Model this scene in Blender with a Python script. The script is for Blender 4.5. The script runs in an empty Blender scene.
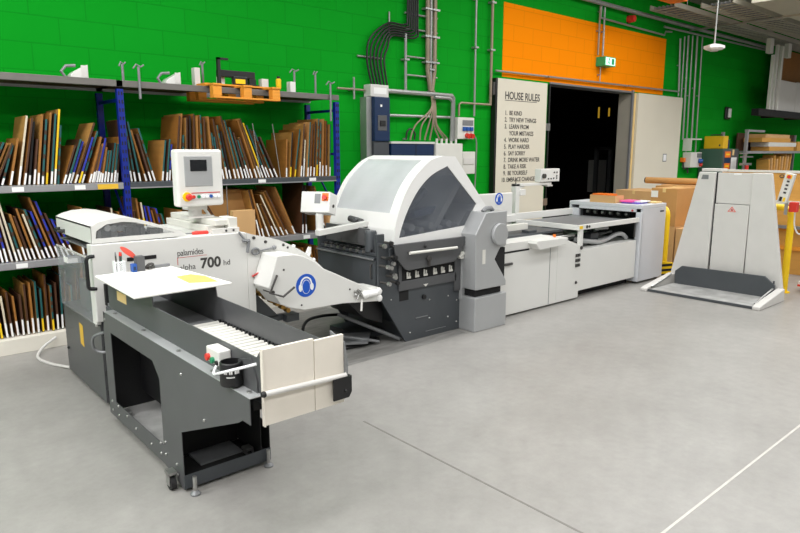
import bpy, bmesh, math, random
from mathutils import Vector, Matrix
S = bpy.context.scene
COL = S.collection
rnd = random.Random(11)
R = math.radians

# ------------------------------------------------------------------ helpers
def lin(c):
    return tuple((v/255/12.92 if v/255 <= .04045 else ((v/255+.055)/1.055)**2.4) for v in c)

def mat(name, col, rough=.5, metal=0., noise=0., scale=6., bump=0., bscale=60., emit=0., clear=0., stretch=None):
    m = bpy.data.materials.new(name); m.use_nodes = True
    nt = m.node_tree; b = nt.nodes['Principled BSDF']
    c = lin(col)
    b.inputs['Base Color'].default_value = (*c, 1)
    b.inputs['Roughness'].default_value = rough
    b.inputs['Metallic'].default_value = metal
    tc = nt.nodes.new('ShaderNodeTexCoord'); src = tc.outputs['Object']
    if stretch:
        mp = nt.nodes.new('ShaderNodeMapping'); mp.inputs['Scale'].default_value = stretch
        nt.links.new(src, mp.inputs['Vector']); src = mp.outputs['Vector']
    if noise:
        n = nt.nodes.new('ShaderNodeTexNoise'); n.inputs['Scale'].default_value = scale; n.inputs['Detail'].default_value = 6
        r = nt.nodes.new('ShaderNodeMapRange'); r.inputs['From Min'].default_value = .25; r.inputs['From Max'].default_value = .75
        r.inputs['To Min'].default_value = 1-noise; r.inputs['To Max'].default_value = 1+noise
        mx = nt.nodes.new('ShaderNodeVectorMath'); mx.operation = 'SCALE'; mx.inputs[0].default_value = c
        nt.links.new(src, n.inputs['Vector']); nt.links.new(n.outputs['Fac'], r.inputs['Value'])
        nt.links.new(r.outputs['Result'], mx.inputs['Scale']); nt.links.new(mx.outputs['Vector'], b.inputs['Base Color'])
    if bump:
        n2 = nt.nodes.new('ShaderNodeTexNoise'); n2.inputs['Scale'].default_value = bscale
        bp = nt.nodes.new('ShaderNodeBump'); bp.inputs['Strength'].default_value = bump; bp.inputs['Distance'].default_value = .01
        nt.links.new(src, n2.inputs['Vector']); nt.links.new(n2.outputs['Fac'], bp.inputs['Height']); nt.links.new(bp.outputs['Normal'], b.inputs['Normal'])
    if emit:
        b.inputs['Emission Color'].default_value = (*c, 1); b.inputs['Emission Strength'].default_value = emit
    if clear:      # thin clear plastic: mostly transparent with a glossy tint
        b.inputs['Alpha'].default_value = 1-clear
    return m

class MB:
    def __init__(s): s.bm = bmesh.new(); s.mi = 0
    def m(s, i): s.mi = i; return s
    def f(s, vs):
        try:
            f = s.bm.faces.new(vs); f.material_index = s.mi; return f
        except ValueError: return None
    def hexa(s, p):
        v = [s.bm.verts.new(q) for q in p]
        for i in ((3,2,1,0),(4,5,6,7),(0,1,5,4),(1,2,6,5),(2,3,7,6),(3,0,4,7)): s.f([v[k] for k in i])
        return s
    def box(s, x0, x1, y0, y1, z0, z1):
        return s.hexa([(x0,y0,z0),(x1,y0,z0),(x1,y1,z0),(x0,y1,z0),(x0,y0,z1),(x1,y0,z1),(x1,y1,z1),(x0,y1,z1)])
    def obox(s, c, size, M):
        hx, hy, hz = [q/2 for q in size]; c = Vector(c)
        return s.hexa([c + M @ Vector((x*hx,y*hy,z*hz)) for z in (-1,1) for x,y in ((-1,-1),(1,-1),(1,1),(-1,1))])
    def prism(s, pts, axis, a, b):
        mk = {'x': lambda p,t:(t,p[0],p[1]), 'y': lambda p,t:(p[0],t,p[1]), 'z': lambda p,t:(p[0],p[1],t)}[axis]
        A = [s.bm.verts.new(mk(p,a)) for p in pts]; B = [s.bm.verts.new(mk(p,b)) for p in pts]
        s.f(A); s.f(B[::-1]); n = len(pts)
        for i in range(n): s.f([A[i], A[(i+1)%n], B[(i+1)%n], B[i]])
        return s
    def ring(s, c, t, r, n, up=None):
        t = Vector(t).normalized()
        u = Vector((0,0,1)) if abs(t.z) < .9 else Vector((1,0,0))
        a = t.cross(u).normalized(); b = t.cross(a)
        return [s.bm.verts.new(Vector(c)+a*(r*math.cos(2*math.pi*k/n))+b*(r*math.sin(2*math.pi*k/n))) for k in range(n)]
    def cyl(s, p0, p1, r, r2=None, n=14):
        t = Vector(p1)-Vector(p0)
        A = s.ring(p0,t,r,n); B = s.ring(p1,t,r if r2 is None else r2,n)
        s.f(A[::-1]); s.f(B)
        for k in range(n): s.f([A[k],A[(k+1)%n],B[(k+1)%n],B[k]])
        return s
    def tube(s, pts, r, n=8):
        pts = [Vector(p) for p in pts]; prev = None; first = None
        t0 = pts[1]-pts[0]; u = Vector((0,0,1)) if abs(t0.normalized().z) < .9 else Vector((1,0,0))
        a = t0.cross(u).normalized()
        for i, p in enumerate(pts):
            t = (pts[min(i+1,len(pts)-1)]-pts[max(i-1,0)]).normalized()
            a = (a - t*a.dot(t)).normalized(); b = t.cross(a)
            rg = [s.bm.verts.new(p+a*(r*math.cos(2*math.pi*k/n))+b*(r*math.sin(2*math.pi*k/n))) for k in range(n)]
            if prev:
                for k in range(n): s.f([prev[k],prev[(k+1)%n],rg[(k+1)%n],rg[k]])
            else: first = rg
            prev = rg
        s.f(first[::-1]); s.f(prev)
        return s
    def lathe(s, c, prof, n=20):
        c = Vector(c); rs = []
        for r, z in prof:
            rs.append([s.bm.verts.new(c+Vector((r*math.cos(2*math.pi*k/n), r*math.sin(2*math.pi*k/n), z))) for k in range(n)])
        for A, B in zip(rs, rs[1:]):
            for k in range(n): s.f([A[k],A[(k+1)%n],B[(k+1)%n],B[k]])
        s.f(rs[0][::-1]); s.f(rs[-1])
        return s
    def ball(s, c, r, n=12, sc=(1,1,1)):
        mt = Matrix.Translation(c) @ Matrix.Diagonal((*[r*q for q in sc],1))
        ret = bmesh.ops.create_uvsphere(s.bm, u_segments=n, v_segments=n//2+2, radius=1, matrix=mt)
        for v in ret['verts']:
            for f in v.link_faces: f.material_index = s.mi
        return s
    def build(s, name, mats, parent=None, bevel=0, smooth=False):
        bmesh.ops.recalc_face_normals(s.bm, faces=s.bm.faces[:])
        me = bpy.data.meshes.new(name); s.bm.to_mesh(me); s.bm.free()
        for q in (mats if isinstance(mats,(list,tuple)) else [mats]): me.materials.append(q)
        if smooth:
            for p in me.polygons: p.use_smooth = True
            try: me.set_sharp_from_angle(angle=R(35))
            except Exception: pass
        o = bpy.data.objects.new(name, me); COL.objects.link(o)
        put(o, parent)
        if bevel:
            b = o.modifiers.new('bevel','BEVEL'); b.width = bevel; b.segments = 2; b.limit_method = 'ANGLE'; b.angle_limit = R(40)
        return o

def wloc(p):
    v = Vector(p.location)
    return v if p.parent is None else Vector((0,0,0))
LOC = {}
def put(o, parent):
    """children are modelled in world metres; cancel the thing's own position"""
    if parent is not None:
        o.parent = parent
        if parent.name in LOC: o.matrix_parent_inverse = Matrix.Translation(-LOC[parent.name])

def thing(name, label, cat, loc, group=None):
    o = bpy.data.objects.new(name, None); COL.objects.link(o)
    o.empty_display_size = .1
    o.location = loc; LOC[o.name] = Vector(loc)
    o['label'] = label; o['category'] = cat
    if group: o['group'] = group
    return o
def tag(o, label, cat, group=None, kind=None):
    o['label'] = label; o['category'] = cat
    if group: o['group'] = group
    if kind: o['kind'] = kind
    return o
def struct(o):
    o['kind'] = 'structure'; return o
def lab(o, s): o['label'] = s; return o

def lettering(lines, name, m, parent, y, spacing=1.0, facing='-y', ext=.0015, xscale=1.0, bold=0):
    """lines: (text, x, z, size) in a plane facing -Y at depth y; one mesh"""
    bm = bmesh.new()
    for t, x, z, size in lines:
        cu = bpy.data.curves.new('t','FONT'); cu.body = t; cu.size = size; cu.extrude = ext/2; cu.space_character = spacing; cu.offset = bold*size
        to = bpy.data.objects.new('t', cu); COL.objects.link(to)
        dg = bpy.context.evaluated_depsgraph_get()
        me = bpy.data.meshes.new_from_object(to.evaluated_get(dg))
        if facing == '-y':
            me.transform(Matrix.Translation((x,y,z)) @ Matrix.Rotation(R(90),4,'X') @ Matrix.Diagonal((xscale,1,1,1)))
        else:      # facing -x: text runs along -y
            me.transform(Matrix.Translation((y,x,z)) @ Matrix.Rotation(R(-90),4,'Z') @ Matrix.Rotation(R(90),4,'X') @ Matrix.Diagonal((xscale,1,1,1)))
        bm.from_mesh(me); bpy.data.objects.remove(to); bpy.data.curves.remove(cu); bpy.data.meshes.remove(me)
    me = bpy.data.meshes.new(name); bm.to_mesh(me); bm.free(); me.materials.append(m)
    o = bpy.data.objects.new(name, me); COL.objects.link(o); put(o, parent)
    return o

def arcpts(cx, cz, r, a0, a1, n, rz=None):
    rz = r if rz is None else rz
    return [(cx+r*math.cos(R(a0+(a1-a0)*i/n)), cz+rz*math.sin(R(a0+(a1-a0)*i/n))) for i in range(n+1)]
def smoothpath(pts, n=6):
    """Catmull-Rom through the points"""
    P = [Vector(p) for p in pts]; P = [2*P[0]-P[1]]+P+[2*P[-1]-P[-2]]; out = []
    for i in range(1, len(P)-2):
        a,b,c,d = P[i-1:i+3]
        for k in range(n):
            t = k/n; out.append(.5*((2*b)+(c-a)*t+(2*a-5*b+4*c-d)*t*t+(3*b-a-3*c+d)*t**3))
    out.append(P[-2]); return out

# ------------------------------------------------------------------ materials
M = {}
M['white'] = mat('machine_white', (221,221,217), .38, noise=.02, scale=3)
M['bright'] = mat('board_white', (244,243,238), .45, noise=.02, scale=3)
M['hoodwhite'] = mat('hood_white', (238,238,236), .3, noise=.015, scale=3)
M['offwhite'] = mat('off_white', (214,213,206), .5, noise=.04)
M['beige'] = mat('end_board_beige', (226,219,207), .6, noise=.04, scale=9)
M['dark'] = mat('dark_grey_sheet_metal', (90,91,93), .45, .25, noise=.07, scale=4)
M['dark2'] = mat('charcoal_enamel', (74,78,82), .42, .2, noise=.08, scale=5)
M['mid'] = mat('mid_grey', (128,130,132), .45, .3, noise=.06)
M['silver'] = mat('silver_enamel', (172,174,175), .36, .25, noise=.03)
M['grey'] = mat('light_grey_enamel', (208,206,202), .45, noise=.03)
M['steel'] = mat('bare_steel', (176,176,174), .3, .85, noise=.08)
M['worn'] = mat('worn_steel_sheet', (176,176,174), .5, .2, noise=.28, scale=7, bump=.15)
M['black'] = mat('black_plastic', (22,22,24), .45, noise=.1)
M['rubber'] = mat('black_rubber', (30,30,31), .7, noise=.1)
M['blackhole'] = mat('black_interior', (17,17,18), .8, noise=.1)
M['clear'] = mat('clear_tinted_plastic', (170,175,178), .12, clear=.66)
M['smoke'] = mat('smoked_plastic_window', (110,116,126), .08, noise=.25, scale=2.5, clear=.62)
M['clearwin'] = mat('clear_hood_window', (150,154,158), .08, clear=.8)
M['haze'] = mat('whitish_acrylic_window', (212,215,218), .25, noise=.14, scale=2.2, clear=.25)  # whitish sheet, uneven in tone, only partly see-through
M['blue'] = mat('sign_blue', (20,84,190), .4, noise=.03)
M['signwhite'] = mat('sign_white', (238,240,242), .4, noise=.02)
M['yellow'] = mat('sticker_yellow', (224,180,52), .5, noise=.05)
M['gyellow'] = mat('safety_yellow', (246,204,16), .4, noise=.05)
M['manila'] = mat('manila_paper', (222,178,100), .7, noise=.05)
M['tan'] = mat('tan_paper', (226,196,134), .7, noise=.05)
M['red'] = mat('red_plastic', (214,52,40), .4, noise=.04)
M['salmon'] = mat('clear_red_plastic', (232,92,78), .3, noise=.04)
M['green'] = mat('green_plastic', (30,130,90), .4, noise=.05)
M['bluep'] = mat('blue_plastic', (24,80,160), .4, noise=.05)
M['orange'] = mat('orange_plastic', (240,120,30), .45, noise=.05)
M['ink'] = mat('dark_ink', (62,60,58), .6, noise=.03)
M['redink'] = mat('red_ink', (190,70,66), .6, noise=.03)
M['screen'] = mat('dark_screen', (26,28,32), .15, noise=.05)
M['navy'] = mat('navy_enamel', (2,38,76), .4, noise=.06)
M['rackblue'] = mat('rack_blue', (3,32,132), .42, noise=.06)
M['rackgrey'] = mat('rack_grey', (150,150,152), .45, .25, noise=.06)
M['card'] = mat('brown_cardboard', (190,142,84), .75, noise=.06, scale=5)
M['card2'] = mat('pale_cardboard', (206,164,112), .75, noise=.06, scale=5)
M['ply'] = mat('die_plywood', (148,98,38), .6, noise=.14, scale=5, stretch=(1,1,5))
M['ply2'] = mat('die_plywood_pale', (178,132,68), .6, noise=.12, scale=5, stretch=(1,1,5))
M['ply3'] = mat('die_plywood_dark', (70,41,20), .6, noise=.16, scale=5, stretch=(1,1,5))
M['teal'] = mat('teal_edge_rubber', (16,84,84), .6, noise=.12, scale=30)
M['deepblue'] = mat('blue_edge_rubber', (30,48,160), .6, noise=.12, scale=30)
M['yel'] = mat('yellow_edge', (236,196,20), .6, noise=.06)
M['cream'] = mat('cream_edge', (206,196,172), .6, noise=.06)
M['paper'] = mat('white_label_paper', (236,236,234), .6, noise=.03)
M['wood'] = mat('pallet_wood', (222,146,44), .65, noise=.12, scale=7, stretch=(1,6,6))
M['woodp'] = mat('varnished_wood_panel', (206,152,72), .55, noise=.1, scale=3, stretch=(1,1,6))
M['ltwood'] = mat('pale_wood', (206,164,110), .6, noise=.12, scale=7, stretch=(1,1,5))
M['alu'] = mat('galvanised_conduit', (158,160,158), .4, .5, noise=.08)
M['tube'] = mat('copper_brown_conduit', (150,136,116), .45, .3, noise=.08)
M['door'] = mat('door_cream', (216,211,194), .55, noise=.025, scale=2)
M['plinth'] = mat('plinth_cream', (222,218,206), .6, noise=.04)
M['purple'] = mat('purple_print', (104,84,196), .5, noise=.08)
M['pink'] = mat('pink_print', (236,90,160), .5, noise=.08)
M['toolyellow'] = mat('toolbox_yellow', (226,180,24), .45, noise=.06)
M['cabinet'] = mat('cabinet_green_grey', (62,94,80), .5, noise=.05)
M['beam'] = mat('rack_beam_brown_grey', (108,105,101), .5, .2, noise=.08)
M['housing'] = mat('feeder_housing_pale_grey', (204,207,212), .42, noise=.02)
M['concrete'] = mat('worn_concrete', (128,127,124), .6, noise=.3, scale=4, stretch=(1,5,1))
M['joint'] = mat('floor_joint_grey', (122,119,115), .7, noise=.2, scale=12)
M['joint2'] = mat('pale_floor_joint', (196,193,187), .6, noise=.12, scale=12)
M['exit'] = mat('exit_sign_glow', (190,240,215), .4, emit=1.2)
M['exitg'] = mat('exit_sign_green', (40,170,110), .4, noise=.02)
M['lampglow'] = mat('yellow_lamp_glow', (255,200,60), .4, emit=.35)
M['ceil'] = mat('ceiling_grey', (150,148,138), .7, noise=.08, scale=2)
M['duct'] = mat('duct_grey', (176,172,158), .55, .2, noise=.06, scale=3)

def floor_mat():
    m = bpy.data.materials.new('polished_concrete'); m.use_nodes = True
    nt = m.node_tree; b = nt.nodes['Principled BSDF']; L = nt.links
    tc = nt.nodes.new('ShaderNodeTexCoord')
    def noise(sc, det, rough=.6):
        n = nt.nodes.new('ShaderNodeTexNoise'); n.inputs['Scale'].default_value = sc; n.inputs['Detail'].default_value = det
        n.inputs['Roughness'].default_value = rough; L.new(tc.outputs['Object'], n.inputs['Vector']); return n
    a = noise(1.1, 10, .72); c = noise(9, 10, .75)
    r1 = nt.nodes.new('ShaderNodeValToRGB'); r1.color_ramp.elements[0].position = .3; r1.color_ramp.elements[1].position = .7
    r1.color_ramp.elements[0].color = (*lin((142,140,136)),1); r1.color_ramp.elements[1].color = (*lin((158,156,152)),1)
    L.new(a.outputs['Fac'], r1.inputs['Fac'])
    r2 = nt.nodes.new('ShaderNodeMapRange'); r2.inputs['From Min'].default_value = .3; r2.inputs['From Max'].default_value = .7
    r2.inputs['To Min'].default_value = .88; r2.inputs['To Max'].default_value = 1.08
    L.new(c.outputs['Fac'], r2.inputs['Value'])
    mx = nt.nodes.new('ShaderNodeVectorMath'); mx.operation = 'SCALE'
    L.new(r1.outputs['Color'], mx.inputs[0]); L.new(r2.outputs['Result'], mx.inputs['Scale'])
    L.new(mx.outputs['Vector'], b.inputs['Base Color'])
    b.inputs['Roughness'].default_value = .42
    return m
M['floor'] = floor_mat()

def wall_mat(name, c1, c2):
    m = bpy.data.materials.new(name); m.use_nodes = True
    nt = m.node_tree; b = nt.nodes['Principled BSDF']; L = nt.links
    tc = nt.nodes.new('ShaderNodeTexCoord'); mp = nt.nodes.new('ShaderNodeMapping'); mp.inputs['Rotation'].default_value = (R(90),0,0)
    L.new(tc.outputs['Object'], mp.inputs['Vector'])
    br = nt.nodes.new('ShaderNodeTexBrick'); br.inputs['Scale'].default_value = 1
    br.inputs['Color1'].default_value = (*lin(c1),1); br.inputs['Color2'].default_value = (*lin(c2),1); br.inputs['Mortar'].default_value = (*lin([v*.93 for v in c1]),1)
    br.inputs['Brick Width'].default_value = .5; br.inputs['Row Height'].default_value = .25; br.inputs['Mortar Size'].default_value = .006
    L.new(mp.outputs['Vector'], br.inputs['Vector']); L.new(br.outputs['Color'], b.inputs['Base Color'])
    bp = nt.nodes.new('ShaderNodeBump'); bp.inputs['Strength'].default_value = .3; bp.inputs['Distance'].default_value = .004; bp.invert = True
    L.new(br.outputs['Fac'], bp.inputs['Height']); L.new(bp.outputs['Normal'], b.inputs['Normal'])
    b.inputs['Roughness'].default_value = .85; b.inputs['Specular IOR Level'].default_value = .08
    return m
M['wallgreen'] = wall_mat('green_painted_block', (8,148,30), (10,151,33))
M['wallorange'] = wall_mat('orange_painted_block', (250,140,0), (251,142,0))
M['wallwhite'] = mat('white_wall', (170,169,166), .7, noise=.03)
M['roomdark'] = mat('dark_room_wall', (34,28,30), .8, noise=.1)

# ------------------------------------------------------------------ room shell
WY = 7.0
b = MB(); b.box(-5,26,-7,WY,-.2,0); struct(b.build('floor', M['floor']))
b = MB(); b.m(0).box(-5,9.5,WY,WY+.26,0,4.95).box(12.26,26,WY,WY+.26,0,4.95)
b.box(9.5,12.26,WY,WY+.26,2.9,4.95)
b.m(1).box(8.24,13.5,WY-.006,WY,2.93,4.07)
struct(b.build('wall_back', [M['wallgreen'], M['wallorange']]))
struct(MB().box(-5,26,-7,WY+.35,4.95,5.15).build('ceiling', M['ceil']))
struct(MB().box(-5.2,-5,-7,WY+.35,0,4.95).build('wall_left', M['wallwhite']))
struct(MB().box(26,26.2,-7,WY+.35,0,4.95).build('wall_right', M['wallwhite']))
struct(MB().box(-5,26,-7.2,-7,0,4.95).build('wall_front', M['wallwhite']))
# dark room beyond the doorway
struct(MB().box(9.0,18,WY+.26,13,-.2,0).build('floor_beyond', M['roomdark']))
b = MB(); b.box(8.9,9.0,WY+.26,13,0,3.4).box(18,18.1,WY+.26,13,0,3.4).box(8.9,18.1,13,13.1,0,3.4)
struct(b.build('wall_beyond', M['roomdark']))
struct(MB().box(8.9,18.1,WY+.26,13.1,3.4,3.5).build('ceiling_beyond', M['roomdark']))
# floor joints
struct(MB().box(2.410,2.422,-6.9,3.15,0,.0015).build('trim_1', M['joint']))
struct(MB().box(-4.9,25.9,1.240,1.254,0,.0012).build('trim_2', M['joint2']))
struct(MB().prism([(1.7,4.09),(4.45,4.13),(4.46,4.30),(4.0,5.9),(1.9,5.9),(1.75,4.5)],'z',0,.0014).build('trim_3', M['concrete']))

# door frame and the two leaves folded flat against the wall
struct(MB().box(9.47,9.50,WY-.04,WY+.27,0,2.89).build('trim_7', M['black']))
fr = MB(); fr.box(9.47,9.50,WY-.05,WY-.041,0,.02).box(12.22,12.27,WY-.05,WY-.006,0,2.95).box(9.50,12.22,WY-.03,WY+.27,2.895,2.93)
struct(fr.build('trim_4', M['mid'], bevel=.004))
struct(MB().box(12.235,12.27,WY-.005,WY+.27,0,2.89).build('trim_5', M['duct']))
struct(MB().box(12.275,12.34,WY-.06,WY-.001,0,2.9).build('trim_6', M['tan'], bevel=.004))
d1 = struct(MB().box(8.02,9.31,WY-.11,WY-.05,.02,2.885).build('door_1', M['door'], bevel=.004))
MB().box(7.975,8.02,WY-.11,WY-.02,.02,2.885).build('door_edge', M['black'], d1)
for z in (.8,2.1): MB().box(9.311,9.46,WY-.09,WY-.055,z,z+.12).build('hinge', M['steel'], d1)
RULES = ['1.  BE KIND','2.  TRY NEW THINGS','3.  LEARN FROM','     YOUR MISTAKES','4.  WORK HARD','5.  PLAY HARDER','6.  SAY SORRY','7.  DRINK MORE WATER','8.  TAKE A RISK','9.  BE YOURSELF','10. EMBRACE CHANGE']
ls = [('HOUSE RULES', 8.20, 2.575, .165)] + [(t, 8.21 if not t.startswith('10') else 8.165, 2.325-.1075*i, .098) for i, t in enumerate(RULES)]
lettering(ls, 'lettering', M['ink'], d1, WY-.1115, xscale=.88, bold=.018)
MB().box(8.20,9.03,WY-.113,WY-.11,2.55,2.558).build('underline', M['ink'], d1)
d2 = struct(MB().box(12.36,14.24,WY-.1,WY-.04,.02,2.90).build('door_2', M['door'], bevel=.004))
MB().box(13.54,13.66,WY-.108,WY-.1,1.54,1.67).build('door_plate', M['signwhite'], d2, bevel=.003)
MB().box(13.52,13.68,WY-.104,WY-.1,1.52,1.69).build('plate_rim', M['mid'], d2)
# ------------------------------------------------------------------ shelving rack
rk = thing('shelving_rack', 'long shelving rack with blue uprights and grey shelves against green wall', 'rack', (2.0,6.55,0))
FY, BY = 6.29, 6.89
XP = (-.42, 2.03, 4.46)
def upright(x, y, z1=2.31, ny=0):
    b = MB(); b.box(x-.028,x+.028,y-.02,y+.03,0,z1)
    if ny:
        h = b.m(1)
        for k in range(int(z1/.075)):
            z = .08+k*.075
            for dx in (-.013,.013): h.box(x+dx-.006,x+dx+.006,y-.022,y-.0195,z,z+.032)
    b.build('upright', [M['rackblue'], M['blackhole']], rk)
for x in XP:
    upright(x, FY-.012, ny=1); upright(x, BY)
    b = MB()
    for z in (.3,1.0,1.7,2.2): b.box(x-.012,x+.012,FY+.02,BY-.02,z,z+.03)
    b.tube([(x,FY+.02,1.03),(x,BY-.02,1.68)],.012); b.tube([(x,FY+.02,.33),(x,BY-.02,.98)],.012)
    b.build('brace', M['rackblue'], rk)
DECK = (2.385, 1.455, .80, .135)
for zi, z in enumerate(DECK):
    for a, c in ((XP[0]+.03,XP[1]-.03),(XP[1]+.03,XP[2]-.03)):
        if zi == 0: a, c = a-.06 if a > 0 else a, c+.06
        if zi < 3:
            MB().box(a,c,FY-.03,FY+.02,z-.055,z+.004).build('beam', M['dark2' if zi == 1 and a > 0 else 'rackgrey' if zi else 'beam'], rk, bevel=.003)
            if zi == 1 and a > 0: MB().box(a,c,FY-.034,FY-.03,z-.055,z-.043).build('beam_rim', M['rackgrey'], rk)
            MB().box(a,c,BY-.03,BY,z-.055,z).build('beam', M['rackgrey'], rk)
            for p, q in (((a,c),) if zi or a < 0 else ((a,2.86),(3.63,c))):
                MB().box(p,q,FY+.021,(BY-.031 if zi else WY-.012),z-.03,z-.001).build('shelf_board', M['rackgrey'] if zi else M['ply3'], rk)
        else:
            MB().box(a,c,FY-.03,BY,0,z).build('plinth', M['plinth'], rk, bevel=.004)
# label holders on the shelf fronts
for z, xs in ((1.43,(1.13,1.62,2.63,3.45,4.1)),(.775,(1.1,1.5,4.0,4.2,4.35))):
    for x in xs: MB().box(x-.045,x+.045,FY-.034,FY-.0305,z-.022,z+.018).build('shelf_label', M['paper'], rk)
MB().box(1.77,1.95,FY-.034,FY-.0305,1.405,1.45).build('shelf_label', M['yellow'], rk)
# thin rods standing on the front edge of the shelves as dividers
for x in (3.38,3.62): MB().cyl((x+.08,FY+.005,1.46),(x,FY+.005,2.04),.005,n=6).build('divider_rod', M['steel'], rk)
MB().cyl((3.05,FY+.005,.805),(3.05,FY+.005,1.39),.006,n=6).build('divider_rod', M['steel'], rk)

# ------------------------------------------------------------------ cutting dies, one object each
EDGE = {'teal':'teal','blue':'deepblue','brown':'ply3','wood':'ply','yellow':'yel','cream':'cream','black':'blackhole'}
FACE = {'mid':'ply','pale':'ply2','dark':'ply3','card':'card'}
FW = {'mid':'golden','pale':'pale','dark':'dark','card':'cardboard'}
EW = {'teal':'teal edge','blue':'blue edge','brown':'brown edge','wood':'wood edge','yellow':'yellow edge','cream':'cream edge','black':'black edge'}
ORD = lambda n: '%d%s' % (n, 'th' if 10 <= n%100 <= 20 else {1:'st',2:'nd',3:'rd'}.get(n%10,'th'))
def die(x, zb, h, lean, edge, face, tag_h, label, group, t=.016, y0=FY+.035, dep=.45, tagcol='paper'):
    """board standing on the shelf, front edge towards the room; lean>0 tips to the right"""
    a = R(lean); M3 = Matrix.Rotation(a, 3, 'Y')
    base = Vector((x, y0, zb+.001+ (t*abs(math.sin(a))/2)))
    root = thing('cutting_die', label, 'cutting die', base, group)
    b = MB(); c = base + M3 @ Vector((0,dep/2,h/2)) + Vector((0,0,0))
    b.m(0).obox(c, (t,dep,h), M3)
    k = b.m(2)
    if edge in ('teal','blue') and rnd.random() < .5:      # notches of bare wood along the rubber edge
        z = .1
        while z < h-.06:
            k.obox(base + M3 @ Vector((0,-.0015,z)), (t*.9,.003,.035), M3); z += .05+rnd.random()*.12
    o = b.build('die_board', [M[FACE[face]], M[EDGE[edge]], M['ply3']], root)
    for p in o.data.polygons:
        if p.material_index == 0 and (p.normal.y < -.9 or (edge in ('teal','blue','yellow') and (M3.transposed() @ p.normal).z > .9)): p.material_index = 1
    if tag_h:
        q = MB(); q.obox(base + M3 @ Vector((0,-.002,tag_h/2+.006)), (t*.92,.004,tag_h), M3)
        q.build('paper_label', M[tagcol], root)
    return root

def hw(h): return 'towering' if h > .55 else 'tall' if h > .42 else 'short' if h < .27 else 'mid-height'
def lw(l): return 'leaning right' if l > 7 else 'leaning left' if l < -7 else 'upright'
def row(name, ref, items, zb, group):
    """items: list of (x,h,lean,edge,face,tag_h[,dep])"""
    for i, it in enumerate(items):
        x, h, l, e, f, tg = it[:6]; dep = it[6] if len(it) > 6 else .45
        lb = '%s %s board, %s, %s, %s %s' % (hw(h), FW[f], EW[e], lw(l), ORD(i+1), ref)
        die(x, zb, h, l, e, f, tg, lb, group, dep=dep, y0=FY+.03+.03*rnd.random(), tagcol='yel' if tg and rnd.random() < .09 else 'paper')
def gen(x0, x1, n, l0, l1, hs, pal, faces=('mid','dark','dark','pale'), tag=.85, th=(.07,.11)):
    out = []
    for i in range(n):
        u = i/max(1,n-1)
        h = hs[i] if isinstance(hs, list) and i < len(hs) else rnd.uniform(*hs) if not isinstance(hs, list) else hs[-1]
        out.append((x0+(x1-x0)*u, h, l0+(l1-l0)*u, rnd.choice(pal), rnd.choice(faces), rnd.uniform(*th) if rnd.random() < tag else 0))
    return out
P1 = ['brown','teal','brown','teal','black','wood']; P2 = ['blue','teal','brown','teal','blue','brown','wood']; P3 = ['teal','wood','brown','teal','black','brown','yellow']
# upper shelf, left bay
up = gen(.70,.98,9,24,24,(.36,.42),P1) + \
     [(1.03,.36,18,'teal','dark',.06),(1.09,.41,13,'wood','mid',.12),(1.155,.60,11,'cream','pale',.16),(1.195,.58,11,'brown','mid',.1),(1.235,.55,9,'black','dark',.08),
      (1.27,.40,9,'brown','dark',.13),(1.30,.61,8,'wood','pale',.1),(1.335,.57,8,'teal','dark',.07),(1.37,.63,8,'wood','mid',.1),(1.405,.62,8,'teal','dark',.11),(1.435,.66,8,'yellow','pale',.13),(1.465,.52,7,'teal','dark',0)] + \
     [(1.505,.36,20,'brown','mid',.08),(1.535,.42,20,'teal','dark',.09),(1.565,.40,20,'blue','mid',.1),(1.60,.58,21,'brown','pale',.08),(1.63,.44,20,'blue','dark',.11),(1.66,.50,20,'teal','mid',.08)] + \
     gen(1.72,1.81,5,18,14,(.33,.44),P2) + gen(1.83,1.965,6,12,9,(.30,.46),P1)
row('cutting_die', 'from left, upper shelf left bay', up, 1.456, 'cutting dies on the upper shelf, left of the middle blue post')
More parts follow.
